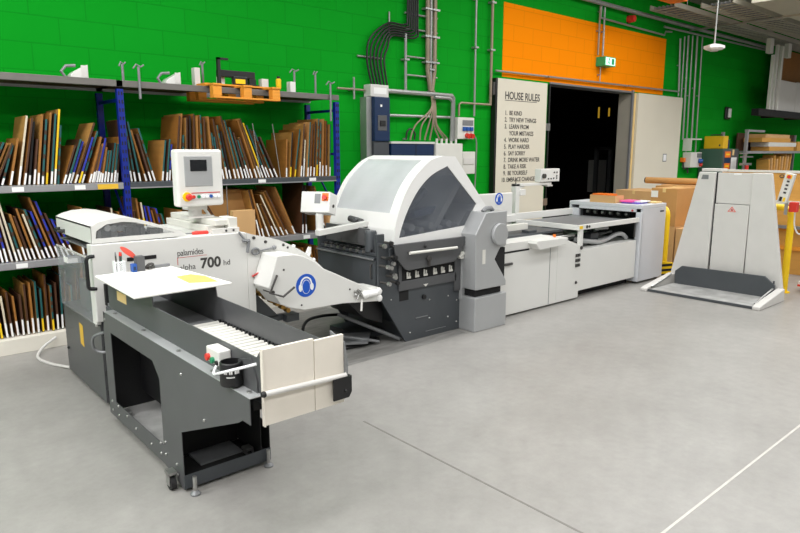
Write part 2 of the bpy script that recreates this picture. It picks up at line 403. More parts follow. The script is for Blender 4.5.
# upper shelf, right bay
up = [(2.10,.58,-5,'teal','dark',.1),(2.135,.59,-6,'teal','mid',.09),(2.185,.57,-8,'teal','dark',.08)] + \
     [(2.245,.50,-13,'wood','mid',.07),(2.28,.46,-13,'brown','dark',.09),(2.325,.52,-14,'teal','pale',.1)] + \
     [(2.40,.40,8,'teal','pale',.09),(2.435,.41,8,'teal','dark',.08),(2.47,.36,7,'blue','mid',.1),(2.525,.64,7,'brown','mid',.08),(2.565,.66,6,'wood','pale',.1),(2.605,.45,4,'teal','dark',.08),
      (2.645,.62,3,'brown','pale',.1),(2.69,.64,2,'black','dark',.1),(2.735,.66,2,'brown','mid',.09),(2.775,.64,1,'wood','pale',.1),(2.815,.65,0,'teal','mid',.1),(2.855,.63,0,'brown','mid',.09)] + \
     [(2.93,.64,-3,'wood','pale',.1),(2.97,.48,-5,'teal','mid',.1),(3.005,.44,-6,'teal','dark',.12),(3.045,.62,-8,'brown','mid',.1),(3.085,.56,-9,'teal','pale',.12),(3.125,.5,-10,'black','dark',.09)] + \
     [(3.18,.66,-12,'brown','mid',.1),(3.22,.62,-13,'teal','pale',.1),(3.26,.55,-14,'teal','mid',.12),(3.30,.5,-15,'brown','dark',.1),(3.34,.42,-16,'teal','mid',.14),(3.38,.45,-17,'brown','pale',.1),
      (3.43,.64,-18,'wood','mid',.1),(3.47,.66,-19,'brown','pale',.13),(3.51,.62,-20,'yellow','mid',.12),(3.55,.60,-21,'teal','dark',.14),(3.59,.56,-22,'brown','mid',.12),(3.63,.55,-23,'teal','mid',.1),(3.675,.48,-24,'brown','dark',.1)] + \
     [(3.80,.42,3,'wood','mid',.1),(3.85,.50,5,'black','pale',.11),(3.915,.54,9,'teal','mid',.08),(3.985,.60,6,'brown','pale',.12),(4.03,.42,5,'cream','dark',.2),(4.075,.62,5,'teal','card',.1),(4.125,.60,5,'brown','pale',.11),
      (4.175,.63,4,'black','mid',.1),(4.215,.66,4,'teal','pale',.13),(4.255,.62,3,'teal','mid',.16),(4.295,.66,3,'wood','card',.12),(4.34,.64,2,'brown','mid',.12),(4.385,.60,2,'teal','pale',.1)]
row('cutting_die', 'right of middle post, upper shelf', up, 1.456, 'cutting dies on the upper shelf, right of the middle blue post')
# middle shelf, left bay
md = [(.86,.30,-4,'brown','dark',.1),(.90,.40,-5,'blue','mid',.12),(.935,.33,-6,'brown','mid',.09),(.97,.36,-7,'teal','dark',.11),(1.005,.38,-8,'blue','pale',.12),(1.045,.56,-9,'cream','mid',.1),(1.08,.55,-10,'cream','dark',.08),
      (1.115,.34,-11,'teal','mid',.1),(1.15,.42,-12,'wood','pale',.12),(1.185,.40,-13,'brown','mid',.1),(1.22,.47,-13,'wood','dark',.1),(1.26,.42,-14,'cream','mid',.12),(1.295,.46,-15,'teal','pale',.08),(1.335,.44,-15,'blue','dark',.1),
      (1.375,.57,-16,'wood','mid',.11),(1.415,.53,-16,'blue','mid',.1),(1.455,.42,-17,'brown','dark',.1),(1.495,.36,-18,'blue','pale',.12),(1.54,.34,-19,'blue','mid',.1)] + \
     [(1.62,.30,-6,'brown','mid',.09),(1.67,.44,-5,'wood','pale',.08),(1.73,.36,-7,'teal','mid',.1),(1.80,.40,-4,'wood','pale',.1),(1.86,.33,-5,'brown','mid',.1),(1.92,.42,-3,'cream','dark',.12),(1.97,.38,-2,'wood','mid',.1)]
row('cutting_die', 'from left, middle shelf left bay', md, .801, 'cutting dies on the middle shelf, left of the middle blue post')
md = [(2.12,.38,-3,'brown','mid',.16),(2.17,.50,-5,'wood','pale',.3),(2.215,.46,-6,'cream','mid',.3),(2.26,.42,-8,'blue','dark',.1),(2.30,.42,-9,'blue','mid',.1),(2.345,.38,-11,'wood','dark',.08),(2.39,.40,-12,'blue','mid',.08),(2.44,.34,-13,'teal','pale',.12)] + \
     [(2.56,.36,0,'wood','pale',.1),(2.62,.34,-2,'brown','mid',.1),(2.68,.32,-4,'cream','pale',.1)] + \
     [(3.02,.58,-30,'wood','pale',0,.05),(3.065,.56,-30,'brown','mid',0,.05)] + \
     [(3.44,.54,-13,'brown','pale',.2),(3.48,.55,-14,'wood','mid',.1),(3.56,.40,-20,'cream','pale',.12),(3.64,.40,-24,'brown','pale',.12),(3.68,.52,-25,'cream','mid',.1),(3.74,.55,-26,'wood','pale',.1),(3.80,.57,-27,'brown','card',.06),(3.90,.60,-24,'wood','card',.1)] + \
     [(4.00,.60,2,'black','dark',.1),(4.04,.56,1,'black','dark',.1),(4.27,.55,-13,'brown','mid',0),(4.32,.56,-15,'wood','card',.1)]
row('cutting_die', 'right of middle post, middle shelf', md, .801, 'cutting dies on the middle shelf, right of the middle blue post')
# bottom shelf
lo = [(.80,.38,-7,'teal','dark',.12),(.86,.50,-8,'wood','pale',.13),(.905,.40,-3,'brown','dark',.14),(.945,.38,-3,'cream','dark',.13),(.985,.41,-2,'brown','mid',.12),(1.03,.36,-2,'wood','mid',.13),(1.07,.37,0,'brown','dark',.14),(1.11,.46,0,'brown','pale',.12),
      (1.15,.47,0,'wood','mid',.14),(1.19,.47,1,'teal','pale',.13),(1.23,.40,1,'teal','dark',.12),(1.27,.52,1,'brown','mid',.14),(1.31,.42,1,'teal','mid',.1),(1.35,.44,1,'brown','dark',.14),(1.39,.50,2,'teal','dark',.13),(1.43,.54,2,'brown','mid',.14),
      (1.47,.40,2,'teal','pale',.12),(1.515,.55,3,'brown','mid',.14),(1.56,.63,3,'wood','card',.13),(1.60,.62,3,'teal','mid',.14),(1.645,.60,3,'blue','dark',.1),(1.70,.5,3,'brown','mid',.1),(1.76,.45,3,'teal','dark',.1),(1.82,.5,3,'wood','mid',.1),(1.88,.48,3,'brown','mid',.1)]
row('cutting_die', 'from left, bottom shelf', lo, .136, 'cutting dies on the bottom shelf')
lo = [(4.05,.5,-6,'wood','mid',.1),(4.10,.45,-6,'brown','card',.1),(4.16,.52,-7,'wood','pale',.1),(4.22,.46,-7,'brown','mid',.1),(4.29,.5,-8,'wood','card',.1)]
row('cutting_die', 'at bottom shelf right end', lo, .136, 'cutting dies at the right end of the bottom shelf')

def carton(name, label, x0, x1, y0, y1, z0, z1, m='card', group=None, flap=True, cat='box', labelpatch=None):
    t = thing(name, label, cat, ((x0+x1)/2,(y0+y1)/2,z0), group)
    MB().box(x0,x1,y0,y1,z0,z1).build('carton_body', M[m], t, bevel=.004)
    if flap:
        q = MB(); q.box(x0+.002,x1-.002,(y0+y1)/2-.025,(y0+y1)/2+.025,z1,z1+.0012)
        q.box(x0-.0012,x0,(y0+y1)/2-.025,(y0+y1)/2+.025,z1-.06,z1).build('packing_tape', M['tan'], t)
    if labelpatch: MB().box(x0-.0015,x0,labelpatch[0],labelpatch[1],labelpatch[2],labelpatch[3]).build('paper_label', M['paper'], t)
    return t
carton('cardboard_box','large brown carton on middle shelf behind control panel',2.78,3.36,6.50,6.85,.801,1.34)
carton('cardboard_box','low brown carton in front of the large carton on middle shelf',3.12,3.385,6.32,6.39,.801,1.12,'card2')
carton('cardboard_box','small plain carton at right end of middle shelf behind control box',4.37,4.44,6.34,6.7,.801,1.10,'card2')

# things lying on top of the rack
T = 2.39
def clampblock(label, x, y):
    t = thing('clamp_unit', label, 'machine part', (x,y,T))
    MB().prism([(x,T),(x+.15,T),(x+.15,T+.13),(x+.03,T+.06),(x,T+.03)],'y',y,y+.14).build('housing', M['white'], t, bevel=.004)
    MB().box(x+.09,x+.145,y-.003,y,T+.02,T+.12).build('face_plate', M['grey'], t)
    MB().tube([(x-.02,y+.06,T),(x-.06,y+.06,T+.06),(x-.02,y+.06,T+.11),(x+.06,y+.06,T+.12)],.014).build('bracket', M['mid'], t)
clampblock('white clamp unit left of the blue post on rack top', 1.66, 6.4)
clampblock('white clamp unit right of the blue post on rack top', 2.52, 6.4)
def rod(label, x, y, h, hook=0.05, below=0.):
    t = thing('steel_rod', label, 'rod', (x,y,T))
    MB().cyl((x,y,T-below),(x,y,T+h),.012).build('shaft', M['mid'], t)
    if hook: MB().tube([(x-hook,y,T+h-.02),(x-hook*.4,y,T+h+.02),(x+hook*.4,y,T+h),(x+hook,y,T+h+.02)],.008).build('crossbar', M['mid'], t)
rod('short steel rod standing on rack top above blue post', 2.09, 6.33, .15, .03)
rod('thin rod hanging over rack edge beside the blue post', 2.21, 6.255, .13, .05, .16)
rod('steel rod with wide hooked top right of the pallet on rack', 3.98, 6.4, .24, .06)
rod('stout steel rod with bent head near right rack end', 4.26, 6.4, .24, .03)
rod('threaded rod with crossbar hanging at right rack end', 4.36, 6.245, .12, .06, .30)
rod('thin steel rod at left end of pallet on rack', 3.0, 6.62, .26, .03)
pl = thing('wooden_pallet','orange wooden pallet lying across the top of the rack','pallet',(3.245,6.5,2.268))
for y in (6.15,6.50,6.72):      # the stringers rest on the beams, the blocks hang in front of and between them
    MB().box(2.87,3.62,y-.045,y+.045,2.268,2.285).build('bottom_board', M['wood'], pl, bevel=.002)
    for x in (2.915,3.245,3.575): MB().box(x-.045,x+.045,y-.04,y+.04,2.286,2.390).build('block', M['wood'], pl, bevel=.002)
for x in (2.915,3.245,3.575): MB().box(x-.05,x+.05,6.10,6.88,2.391,2.408).build('stringer', M['wood'], pl, bevel=.002)
MB().box(2.87,3.62,6.3,6.6,2.409,2.425).build('top_board', M['wood'], pl, bevel=.002)
zt = 2.426
tl = thing('angle_bracket_tool','black steel angle tool lying on pallet on the rack','tool',(3.35,6.5,zt))
MB().box(3.1,3.52,6.45,6.52,zt+.09,zt+.16).build('arm', M['black'], tl, bevel=.005)
MB().box(3.45,3.53,6.45,6.52,zt,zt+.09).box(3.38,3.55,6.42,6.55,zt,zt+.025).build('foot', M['black'], tl, bevel=.005)
tl = thing('steel_square','thin black steel square standing on pallet left end','tool',(3.08,6.4,zt))
MB().box(3.06,3.09,6.38,6.42,zt,zt+.27).build('blade', M['black'], tl); MB().box(3.06,3.18,6.38,6.42,zt+.25,zt+.27).build('stock', M['black'], tl)
tl = thing('tape_dispenser','yellow and black roller tool sitting on the pallet','tool',(3.28,6.36,zt))
MB().box(3.2,3.36,6.32,6.38,zt,zt+.09).build('body', M['black'], tl, bevel=.01); MB().box(3.22,3.33,6.316,6.32,zt+.015,zt+.06).build('side_plate', M['gyellow'], tl)
carton('white_pack','small white pack beside the steel square on pallet',3.12,3.19,6.5,6.56,zt,zt+.11,'white',flap=False,cat='pack')
carton('white_pack','white pack at the right of the black angle tool',3.60,3.68,6.45,6.53,zt,zt+.1,'offwhite',flap=False,cat='pack')
carton('white_pack','white block near the pallet right end on rack top',3.9,3.97,6.36,6.44,T,T+.12,'white',flap=False,cat='pack')
carton('grey_pack','grey upright tin at left of the pallet on rack',2.86,2.92,6.5,6.58,T,T+.2,'grey',flap=False,cat='pack')
sp = thing('spray_can','yellow spray can with black cap on the pallet','can',(3.74,6.34,zt))
MB().lathe((3.74,6.34,zt),[(.026,0),(.028,.004),(.028,.09),(.02,.1)]).build('can_body', M['yel'], sp, smooth=True); MB().lathe((3.74,6.34,zt),[(.018,.1),(.018,.125)]).build('cap', M['black'], sp)
def headset_sign(cx, cz, r, y, parent):
    """round blue hearing-protection sign facing -Y"""
    s = MB(); s.cyl((cx,y,cz),(cx,y-.002,cz),r,n=40); o = s.build('safety_sign', M['blue'], parent)
    w = MB()
    band = arcpts(cx, cz+.10*r, .60*r, -15, 195, 20, .66*r); inn = arcpts(cx, cz+.10*r, .46*r, 195, -15, 20, .52*r)
    w.prism(band+inn,'y',y-.0035,y-.002)
    for sx in (-1,1): w.prism([(cx+sx*.58*r+.17*r*math.cos(a*math.pi/8), cz-.16*r+.32*r*math.sin(a*math.pi/8)) for a in range(16)],'y',y-.0042,y-.002)
    face = [(cx+.42*r*math.cos(a*math.pi/12), cz-.12*r+.62*r*math.sin(a*math.pi/12)) for a in range(24)]
    rim = [(cx+.37*r*math.cos(a*math.pi/12), cz-.12*r+.57*r*math.sin(a*math.pi/12)) for a in range(24)]
    w.prism(face,'y',y-.003,y-.002)
    w.build('headset_symbol', M['signwhite'], o)
    MB().prism(rim,'y',y-.0048,y-.002).build('head_symbol', M['blue'], o)
    return o

# ------------------------------------------------------------------ banding machine
bm_ = thing('banding_machine','white and dark grey banding machine with control screen beside the shelving','machine',(1.7,4.9,0))
b = MB(); b.box(1.215,1.222,4.50,5.46,.03,.58)                                  # left skin
b.box(1.222,2.30,4.50,4.52,.03,.62).box(1.222,2.30,5.44,5.46,.03,.58).box(2.28,2.30,4.52,5.44,.03,.9).box(1.222,2.28,4.52,5.44,.56,.58)
b.build('lower_body', M['dark'], bm_, bevel=.003)
MB().box(1.235,2.28,4.475,4.499,.03,.62).build('dark_reveal', M['black'], bm_)
for z in (.10,.24,.42,.52): MB().cyl((1.228,4.470,z),(1.228,4.470,z+.03),.012).build('hinge', M['black'], bm_)
MB().ball((1.212,5.40,.22),.012).build('side_latch', M['black'], bm_)
MB().prism([(5.03,.34),(4.95,.33),(4.945,.49),(5.03,.50)],'x',1.2125,1.2148).build('yellow_sticker', M['yellow'], bm_)
# white front panel
fp = MB(); fp.prism([(1.185,.62),(1.245,.62),(1.245,.66),(2.30,.40),(2.30,1.134),(2.26,1.14),(1.185,1.145)],'y',4.45,4.475)
fp = fp.build('front_panel', M['white'], bm_, bevel=.006)
lettering([('palamides',1.752,1.010,.064)],'lettering',M['ink'],fp,4.4495,spacing=.92, xscale=.86)
MB().box(1.752,1.975,4.4485,4.4499,.996,.999).box(1.752,1.756,4.4485,4.4499,.945,.996).build('logo_line', M['redink'], fp)
lettering([('alpha',1.765,.905,.058),('hd',2.10,.905,.058)],'lettering',M['ink'],fp,4.4495)
n7 = lettering([('700',1.922,.903,.105)],'lettering',M['ink'],fp,4.4495,ext=.0018,bold=.03,spacing=1.02)
MB().box(1.405,1.605,4.445,4.4499,1.012,1.038).build('slot', M['blackhole'], fp, bevel=.01)
# hood with arched window
prof = [(1.205,1.146),(1.205,1.262),(1.25,1.284),(1.32,1.301),(1.41,1.307),(1.50,1.294),(1.60,1.262),(1.70,1.222),(1.805,1.186),(1.86,1.146)]
win = [(1.228,1.178),(1.236,1.228),(1.30,1.268),(1.41,1.279),(1.50,1.268),(1.60,1.238),(1.70,1.203),(1.765,1.178)]
h = MB(); n = len(prof)
h.prism(prof[1:-1]+[(p[0],p[1]-.012) for p in prof[-2:0:-1]],'y',4.5,5.40)        # curved roof
h.box(1.205,1.213,4.49,5.40,1.146,1.262)                                          # left end
h.prism(prof,'y',5.385,5.40)
o_pts = [(1.205,1.146)]+prof[1:]; 
# front face as strips between profile and window outline
wo = [(1.205,1.178)]
ring_o = [prof[1],prof[2],prof[3],prof[4],prof[5],prof[6],prof[7],prof[8]]
for i in range(7): h.prism([ring_o[i],ring_o[i+1],win[i+1 if i+1 < 8 else 7],win[i] if i else (1.228,1.178)] if i else [prof[1],prof[2],win[1],(1.228,1.178),(1.205,1.178)],'y',4.487,4.5)
h.prism([(1.205,1.146),(1.86,1.146),(1.805,1.186),(1.765,1.178),(1.205,1.178)],'y',4.487,4.5)
hood = h.build('hood', M['white'], bm_, smooth=False)
MB().prism(win,'y',4.495,4.498).build('hood_window', M['clearwin'], hood)
k = MB()
for i, x in enumerate((1.33,1.385,1.44,1.49)): k.cyl((x,4.56+.05*i,1.235-.01*i),(x,4.59+.05*i,1.235-.01*i),.022)
k.build('roller', M['signwhite'], hood, smooth=True)
for i in range(22):
    x = rnd.uniform(1.25,1.75); z = 1.19+rnd.random()*.05*(1 if x < 1.6 else .4)
    MB().box(x,x+rnd.uniform(.02,.07),4.56+.02*i,4.575+.02*i,1.101,z).build('mechanism_block', M['grey' if i%2 else 'steel'], hood)
MB().tube([(1.205,5.30,1.175),(1.17,5.28,1.175),(1.17,5.18,1.17),(1.205,5.16,1.17)],.014).build('hood_grip', M['black'], hood, smooth=True)
# left opening with hinged clear guard
g = MB(); g.box(1.206,1.211,4.56,5.46,.575,1.03); gd = g.build('side_guard', M['clear'], bm_)
MB().box(1.20,1.212,4.545,4.56,.57,1.035).box(1.203,1.212,4.56,5.46,1.03,1.04).build('guard_edge', M['grey'], gd)
MB().box(1.2,1.2058,5.15,5.25,.93,.97).build('guard_sticker', M['paper'], gd)
MB().tube(smoothpath([(1.20,4.455,1.07),(1.155,4.45,1.06),(1.15,4.45,1.0),(1.15,4.45,.90),(1.155,4.45,.86),(1.20,4.455,.85)],5),.013).build('guard_handle', M['black'], gd, smooth=True)
c = MB(); c.box(1.75,1.77,4.52,5.40,.58,1.13).box(1.222,2.27,4.52,5.40,1.09,1.10)
for y in (4.62,4.78,4.95,5.15): c.cyl((1.30,y,.74),(1.75,y,.74),.03).cyl((1.30,y,.95),(1.75,y,.95),.022)
c.box(1.28,1.30,4.56,5.2,.585,.80)
c.build('inner_mechanism', M['mid'], bm_)
MB().box(1.186,1.215,4.475,4.55,.6,1.14).build('corner_post', M['white'], bm_)
# top deck, rail block and column
MB().box(1.80,2.30,4.476,5.42,1.10,1.136).build('top_deck', M['white'], bm_, bevel=.003)
r_ = MB(); r_.box(2.06,2.20,4.60,5.42,1.137,1.19).box(2.10,2.24,4.55,5.42,1.191,1.235).box(2.20,2.27,4.53,4.7,1.137,1.25); r_.build('top_rail', M['offwhite'], bm_, bevel=.004)
MB().box(2.05,2.27,4.50,4.53,1.137,1.175).box(2.13,2.16,4.497,4.5,1.145,1.168).build('clamp_strip', M['grey'], bm_, bevel=.002)
MB().ball((2.16,4.496,1.157),.009).ball((2.22,4.496,1.157),.009).build('clamp_screw', M['black'], bm_)
MB().cyl((2.075,4.85,1.236),(2.075,4.85,1.34),.05,n=16).box(2.0,2.15,4.79,4.91,1.30,1.345).box(1.99,2.2,4.78,4.92,1.236,1.25).build('column', M['grey'], bm_, smooth=False)
MB().tube([(2.13,4.86,1.34),(2.30,5.0,1.17)],.012).build('stay_rod', M['white'], bm_)
# control screen
cp = MB().box(1.885,2.252,4.70,4.80,1.335,1.762).build('control_panel', M['white'], bm_, bevel=.018)
MB().box(1.945,2.165,4.694,4.70,1.487,1.712).build('bezel', M['silver'], cp, bevel=.004)
MB().box(1.99,2.12,4.691,4.694,1.60,1.685).build('screen', M['screen'], cp)
MB().cyl((1.955,4.70,1.41),(1.955,4.69,1.41),.035,n=20).build('yellow_collar', M['gyellow'], cp)
MB().lathe((0,0,0),[(.014,0),(.014,.02),(.024,.022),(.026,.034),(.015,.042)]).build('tmp', M['red'])
e = bpy.data.objects['tmp']; e.name = 'emergency_stop'; e.data.transform(Matrix.Translation((1.955,4.69,1.41)) @ Matrix.Rotation(R(90),4,'X')); put(e, cp)
for i, (cm, x) in enumerate((('red',2.005),('green',2.045),('signwhite',2.08),('signwhite',2.112),('bluep',2.144),('signwhite',2.176),('signwhite',2.206))):
    q = MB(); q.cyl((x,4.70,1.408),(x,4.686,1.408),.0125,n=14); q.build('push_button', M[cm], cp)
MB().box(1.99,2.22,4.6985,4.70,1.432,1.440).build('button_legend', M['redink'], cp)
MB().box(1.99,2.22,4.6985,4.70,1.378,1.392).build('button_legend', M['grey'], cp)
# swan-neck infeed towards the folder
nk = MB(); nk.prism([(2.30,.40),(2.30,1.134),(2.345,1.118),(2.43,1.096),(2.51,1.076),(2.59,1.05),(2.66,1.017),(2.731,.979),(2.81,.933),(2.883,.88),(2.945,.825),(3.0,.773),(3.05,.72),(3.05,.56),(2.45,.62),(2.40,.70),(2.36,.74),(2.36,.42)],'y',4.45,4.475)
neck = nk.build('neck_plate', M['white'], bm_)
nk = MB(); nk.prism([(2.30,.70),(2.30,1.134),(2.43,1.096),(2.59,1.05),(2.731,.979),(2.883,.88),(3.0,.773),(3.05,.72),(3.05,.56),(2.5,.62)],'y',5.0,5.03)
nk.build('neck_plate', M['offwhite'], bm_)
rl = MB()
for x, z in ((2.45,1.04),(2.62,.98),(2.78,.89),(2.93,.77),(2.5,.72),(2.7,.66),(2.9,.63)): rl.cyl((x,4.476,z),(x,4.999,z),.022)
rl.build('transport_roller', M['rubber'], bm_)
cvp = [(2.335,.735),(2.44,.59),(2.52,.553),(2.65,.515),(3.018,.51),(3.20,.49),(3.412,.47),(3.44,.495),(3.425,.53),(3.445,.555),(3.42,.588),(3.30,.60),(3.093,.698),(2.95,.77),(2.819,.832),(2.76,.885),(2.70,.922),(2.63,.953),(2.56,.968),(2.42,.971)]
cv = MB().prism(cvp,'y',4.20,4.445).build('neck_cover', M['white'], bm_, bevel=.006)
headset_sign(2.665, .712, .092, 4.1995, cv)
q = MB()
for x, z in ((2.47,.86),(3.09,.62),(2.62,.56),(3.40,.565),(3.41,.50)): q.ball((x,4.199,z),.008)
q.build('cover_screw', M['ink'], cv)
q = MB(); q.ball((3.40,4.20,.555),.034,sc=(1,.4,1)).ball((3.41,4.20,.495),.03,sc=(1,.4,1)).cyl((3.24,4.19,.55),(3.36,4.19,.555),.03).ball((3.24,4.19,.55),.036)
q.build('end_boss', M['hoodwhite'], cv, smooth=True)
q = MB(); q.tube([(3.13,4.19,.60),(3.17,4.18,.57),(3.15,4.18,.53)],.008).tube([(3.16,4.185,.61),(3.22,4.18,.53)],.01).ball((3.19,4.185,.60),.013).ball((3.14,4.185,.565),.014).ball((3.2,4.185,.555),.014)
q.build('tension_link', M['steel'], cv, smooth=True)
MB().tube([(3.20,4.18,.52),(3.17,4.15,.43)],.009).build('tension_lever', M['grey'], cv)
# levers and links on the white panel
lv = MB(); lv.tube([(2.235,4.44,1.145),(2.27,4.42,1.085)],.009).tube([(2.25,4.42,1.08),(2.31,4.42,1.075)],.013).tube([(2.305,4.42,1.08),(2.285,4.415,.985)],.013)
lv.build('clamp_lever', M['mid'], bm_, smooth=True)
lv = MB(); pts = [(2.365+.03*math.cos(a*math.pi/8),4.435,.985+.022*math.sin(a*math.pi/8)) for a in range(17)]
lv.tube(pts,.009); lv.tube([(2.395,4.435,.985),(2.53,4.435,1.0)],.006).ball((2.53,4.435,1.0),.018); lv.build('link_rod', M['mid'], bm_, smooth=True)
lv = MB(); lv.tube([(2.40,4.18,.83),(2.335,4.18,.70),(2.43,4.15,.665),(2.53,4.15,.725)],.009).cyl((2.37,4.19,.7),(2.37,4.33,.7),.012); lv.build('release_lever', M['ink'], bm_, smooth=True)
lv = MB(); lv.cyl((2.46,4.44,1.05),(2.46,4.45,1.05),.012).cyl((2.36,4.44,1.09),(2.36,4.45,1.09),.012).ball((2.62,4.45,1.01),.012).ball((2.66,4.45,.985),.01); lv.build('bolt', M['ink'], bm_)
lv = MB()
for x, z in ((2.72,.987),(2.86,.90),(2.91,.855)): lv.ball((x,4.46,z),.017)
lv.prism([(2.84,.915),(2.87,.97),(2.885,.965),(2.88,.905)],'y',4.45,4.475); lv.build('neck_fitting', M['hoodwhite'], bm_)
# opening under the neck with chain guard and brass roller ends
op = MB(); op.prism([(2.30,.40),(2.32,.73),(2.62,.40)],'y',4.56,4.58).box(2.40,2.78,4.56,4.60,.36,.41).box(2.66,2.78,4.5,4.56,.35,.41); op.build('drive_guard', M['dark2'], bm_)
op = MB()
for i in range(7): op.cyl((2.38+.05*i,4.50,.66-.035*i),(2.38+.05*i,4.55,.66-.035*i),.02)
op.build('brass_rollers', mat('brass', (168,128,62), .35, .7, noise=.1), bm_, smooth=True)
MB().tube(smoothpath([(2.33,4.44,.79),(2.38,4.40,.82),(2.44,4.36,.80),(2.42,4.34,.74)],5),.008).build('air_hose', M['redink'], bm_, smooth=True)
for x in (1.3,2.2):
    for y in (4.6,5.36): MB().cyl((x,y,0),(x,y,.03),.03).build('foot', M['rubber'], bm_)

sd = thing('screwdriver','red handled screwdriver lying on white machine top beside column','screwdriver',(1.97,4.62,1.137))
a = Vector((1.84,4.60,1.147)); d = Vector((.97,-.14,0)).normalized()
MB().cyl(a,a+d*.09,.005).build('blade', M['mid'], sd); MB().cyl(a+d*.09,a+d*.12,.010,.016).cyl(a+d*.12,a+d*.20,.0155).ball(a+d*.20,.0145).build('handle', M['red'], sd, smooth=True)

# ------------------------------------------------------------------ delivery conveyor
cv_ = thing('delivery_conveyor','dark grey delivery conveyor on castors reaching out towards the viewer','conveyor',(1.42,3.4,0))
X0, X1 = 1.165, 1.668
sp = MB()
for poly in ([(4.25,.63),(2.29,.63),(2.29,.745),(4.20,.745)], [(4.25,.06),(4.11,.06),(4.11,.63),(4.25,.63)], [(4.11,.06),(3.31,.06),(3.31,.17),(4.11,.17)],
             [(3.31,.06),(3.05,.015),(3.05,.335),(2.40,.605),(2.36,.63),(3.40,.63),(3.31,.55)]): sp.prism(poly,'x',X0,X0+.004)
side = sp.build('side_plate', M['dark'], cv_)
for y, z in ((4.2,.70),(3.9,.145),(4.18,.10),(4.18,.16),(4.06,.10),(4.06,.16),(3.75,.115),(3.5,.11),(3.35,.17),(3.35,.11),(3.13,.07),(3.13,.13),(3.28,.13),(3.28,.20),(3.0,.66),(2.75,.50)): MB().ball((X0-.001,y,z),.0085,n=8).build('rivet', M['steel'], side)
MB().box(X0,1.232,2.29,4.22,.742,.748).build('flange', M['silver'], cv_, bevel=.002)
q = MB()
for y in (4.1,3.6,3.1,2.7,2.35): q.cyl((1.197,y,.748),(1.197,y,.755),.011,n=10)
q.build('flange_bolt', M['steel'], cv_)
# chassis: base tray, black inner walls, front lip
MB().box(X0+.005,X1-.005,3.32,4.24,.06,.066).build('base_tray', M['worn'], cv_)
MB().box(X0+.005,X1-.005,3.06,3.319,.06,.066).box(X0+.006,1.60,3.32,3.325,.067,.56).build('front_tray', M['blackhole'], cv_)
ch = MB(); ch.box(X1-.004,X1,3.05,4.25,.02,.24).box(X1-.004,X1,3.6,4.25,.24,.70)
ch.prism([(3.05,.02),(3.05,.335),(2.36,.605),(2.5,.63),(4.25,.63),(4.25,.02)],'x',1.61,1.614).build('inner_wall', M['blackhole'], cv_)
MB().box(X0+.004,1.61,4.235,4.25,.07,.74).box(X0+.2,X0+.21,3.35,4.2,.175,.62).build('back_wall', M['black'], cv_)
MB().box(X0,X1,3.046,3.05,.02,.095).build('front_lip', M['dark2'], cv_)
MB().box(1.3,1.55,3.15,3.35,.0665,.075).build('tray_mat', M['mid'], cv_)
# upper trough
MB().prism([(4.3,.748),(2.31,.748),(2.29,.78),(2.29,.945),(2.33,.90),(3.505,.902),(3.515,.966),(4.3,.966)],'x',1.226,1.232).build('trough_side', M['dark'], cv_)
MB().prism([(4.42,.70),(2.30,.70),(2.30,.89),(3.5,.903),(3.515,.966),(4.42,.966)],'x',1.60,1.606).build('trough_side', M['dark'], cv_)
MB().box(1.232,1.60,2.30,4.4,.70,.735).build('trough_floor', M['dark2'], cv_)
MB().box(1.24,1.6,4.405,4.44,.736,.88).build('trough_back', M['blackhole'], cv_)
MB().box(1.245,1.585,3.50,4.40,.736,.756).build('belt', M['mid'], cv_)
ro = MB()
y = 2.325
while y < 3.48: ro.cyl((1.24,y,.748),(1.594,y,.748),.0165,n=10); y += .052
ro.build('roller_bed', M['offwhite'], cv_, smooth=True)
rk2 = MB(); y = 2.343
while y < 3.48: rk2.box(1.588,1.5995,y-.008,y+.008,.748,.772); y += .036
rk2.build('rack_strip', M['black'], cv_)
# end boards and bar
MB().box(1.228,1.472,2.272,2.287,.615,.948).build('end_board', M['beige'], cv_, bevel=.002)
MB().box(1.476,1.632,2.272,2.287,.615,.938).build('end_board', M['beige'], cv_, bevel=.002)
MB().box(1.221,1.2275,2.27,2.2895,.612,.948).build('end_board_edge', M['beige'], cv_)
MB().cyl((1.215,2.258,.762),(1.632,2.258,.748),.012).build('cross_bar', M['grey'], cv_, smooth=True)
MB().ball((1.215,2.258,.762),.014).build('bar_cap', M['black'], cv_)
MB().prism([(2.38,.70),(2.25,.72),(2.25,.80),(2.27,.90),(2.38,.93)],'x',1.633,1.639).build('end_bracket', M['mid'], cv_)
MB().prism([(1.555,.745),(1.655,.745),(1.655,.67),(1.64,.645),(1.555,.645)],'y',2.244,2.252).prism([(1.555,.741),(1.655,.741),(1.655,.745),(1.555,.745)],'y',2.252,2.27).box(1.64,1.655,2.252,2.36,.70,.745).ball((1.62,2.243,.68),.007).build('corner_bracket', M['black'], cv_)
# stop button box on the trough
bb = MB().box(1.165,1.225,2.56,2.69,.812,.882).build('switch_box', M['white'], cv_, bevel=.006)
MB().cyl((1.165,2.66,.837),(1.150,2.66,.837),.016).build('stop_button', M['red'], bb); MB().cyl((1.165,2.615,.832),(1.152,2.615,.832),.014).build('start_button', M['green'], bb)
MB().cyl((1.165,2.578,.827),(1.157,2.578,.827),.011).build('key_switch', M['black'], bb)
MB().prism([(2.64,.748),(2.32,.748),(2.32,.80),(2.37,.89),(2.64,.815)],'x',1.218,1.225).build('switch_bracket', M['dark'], cv_)
MB().tube(smoothpath([(1.17,2.59,.82),(1.125,2.53,.80),(1.12,2.44,.83),(1.16,2.36,.86),(1.215,2.31,.88)],6),.006).build('white_strap', M['signwhite'], cv_, smooth=True)
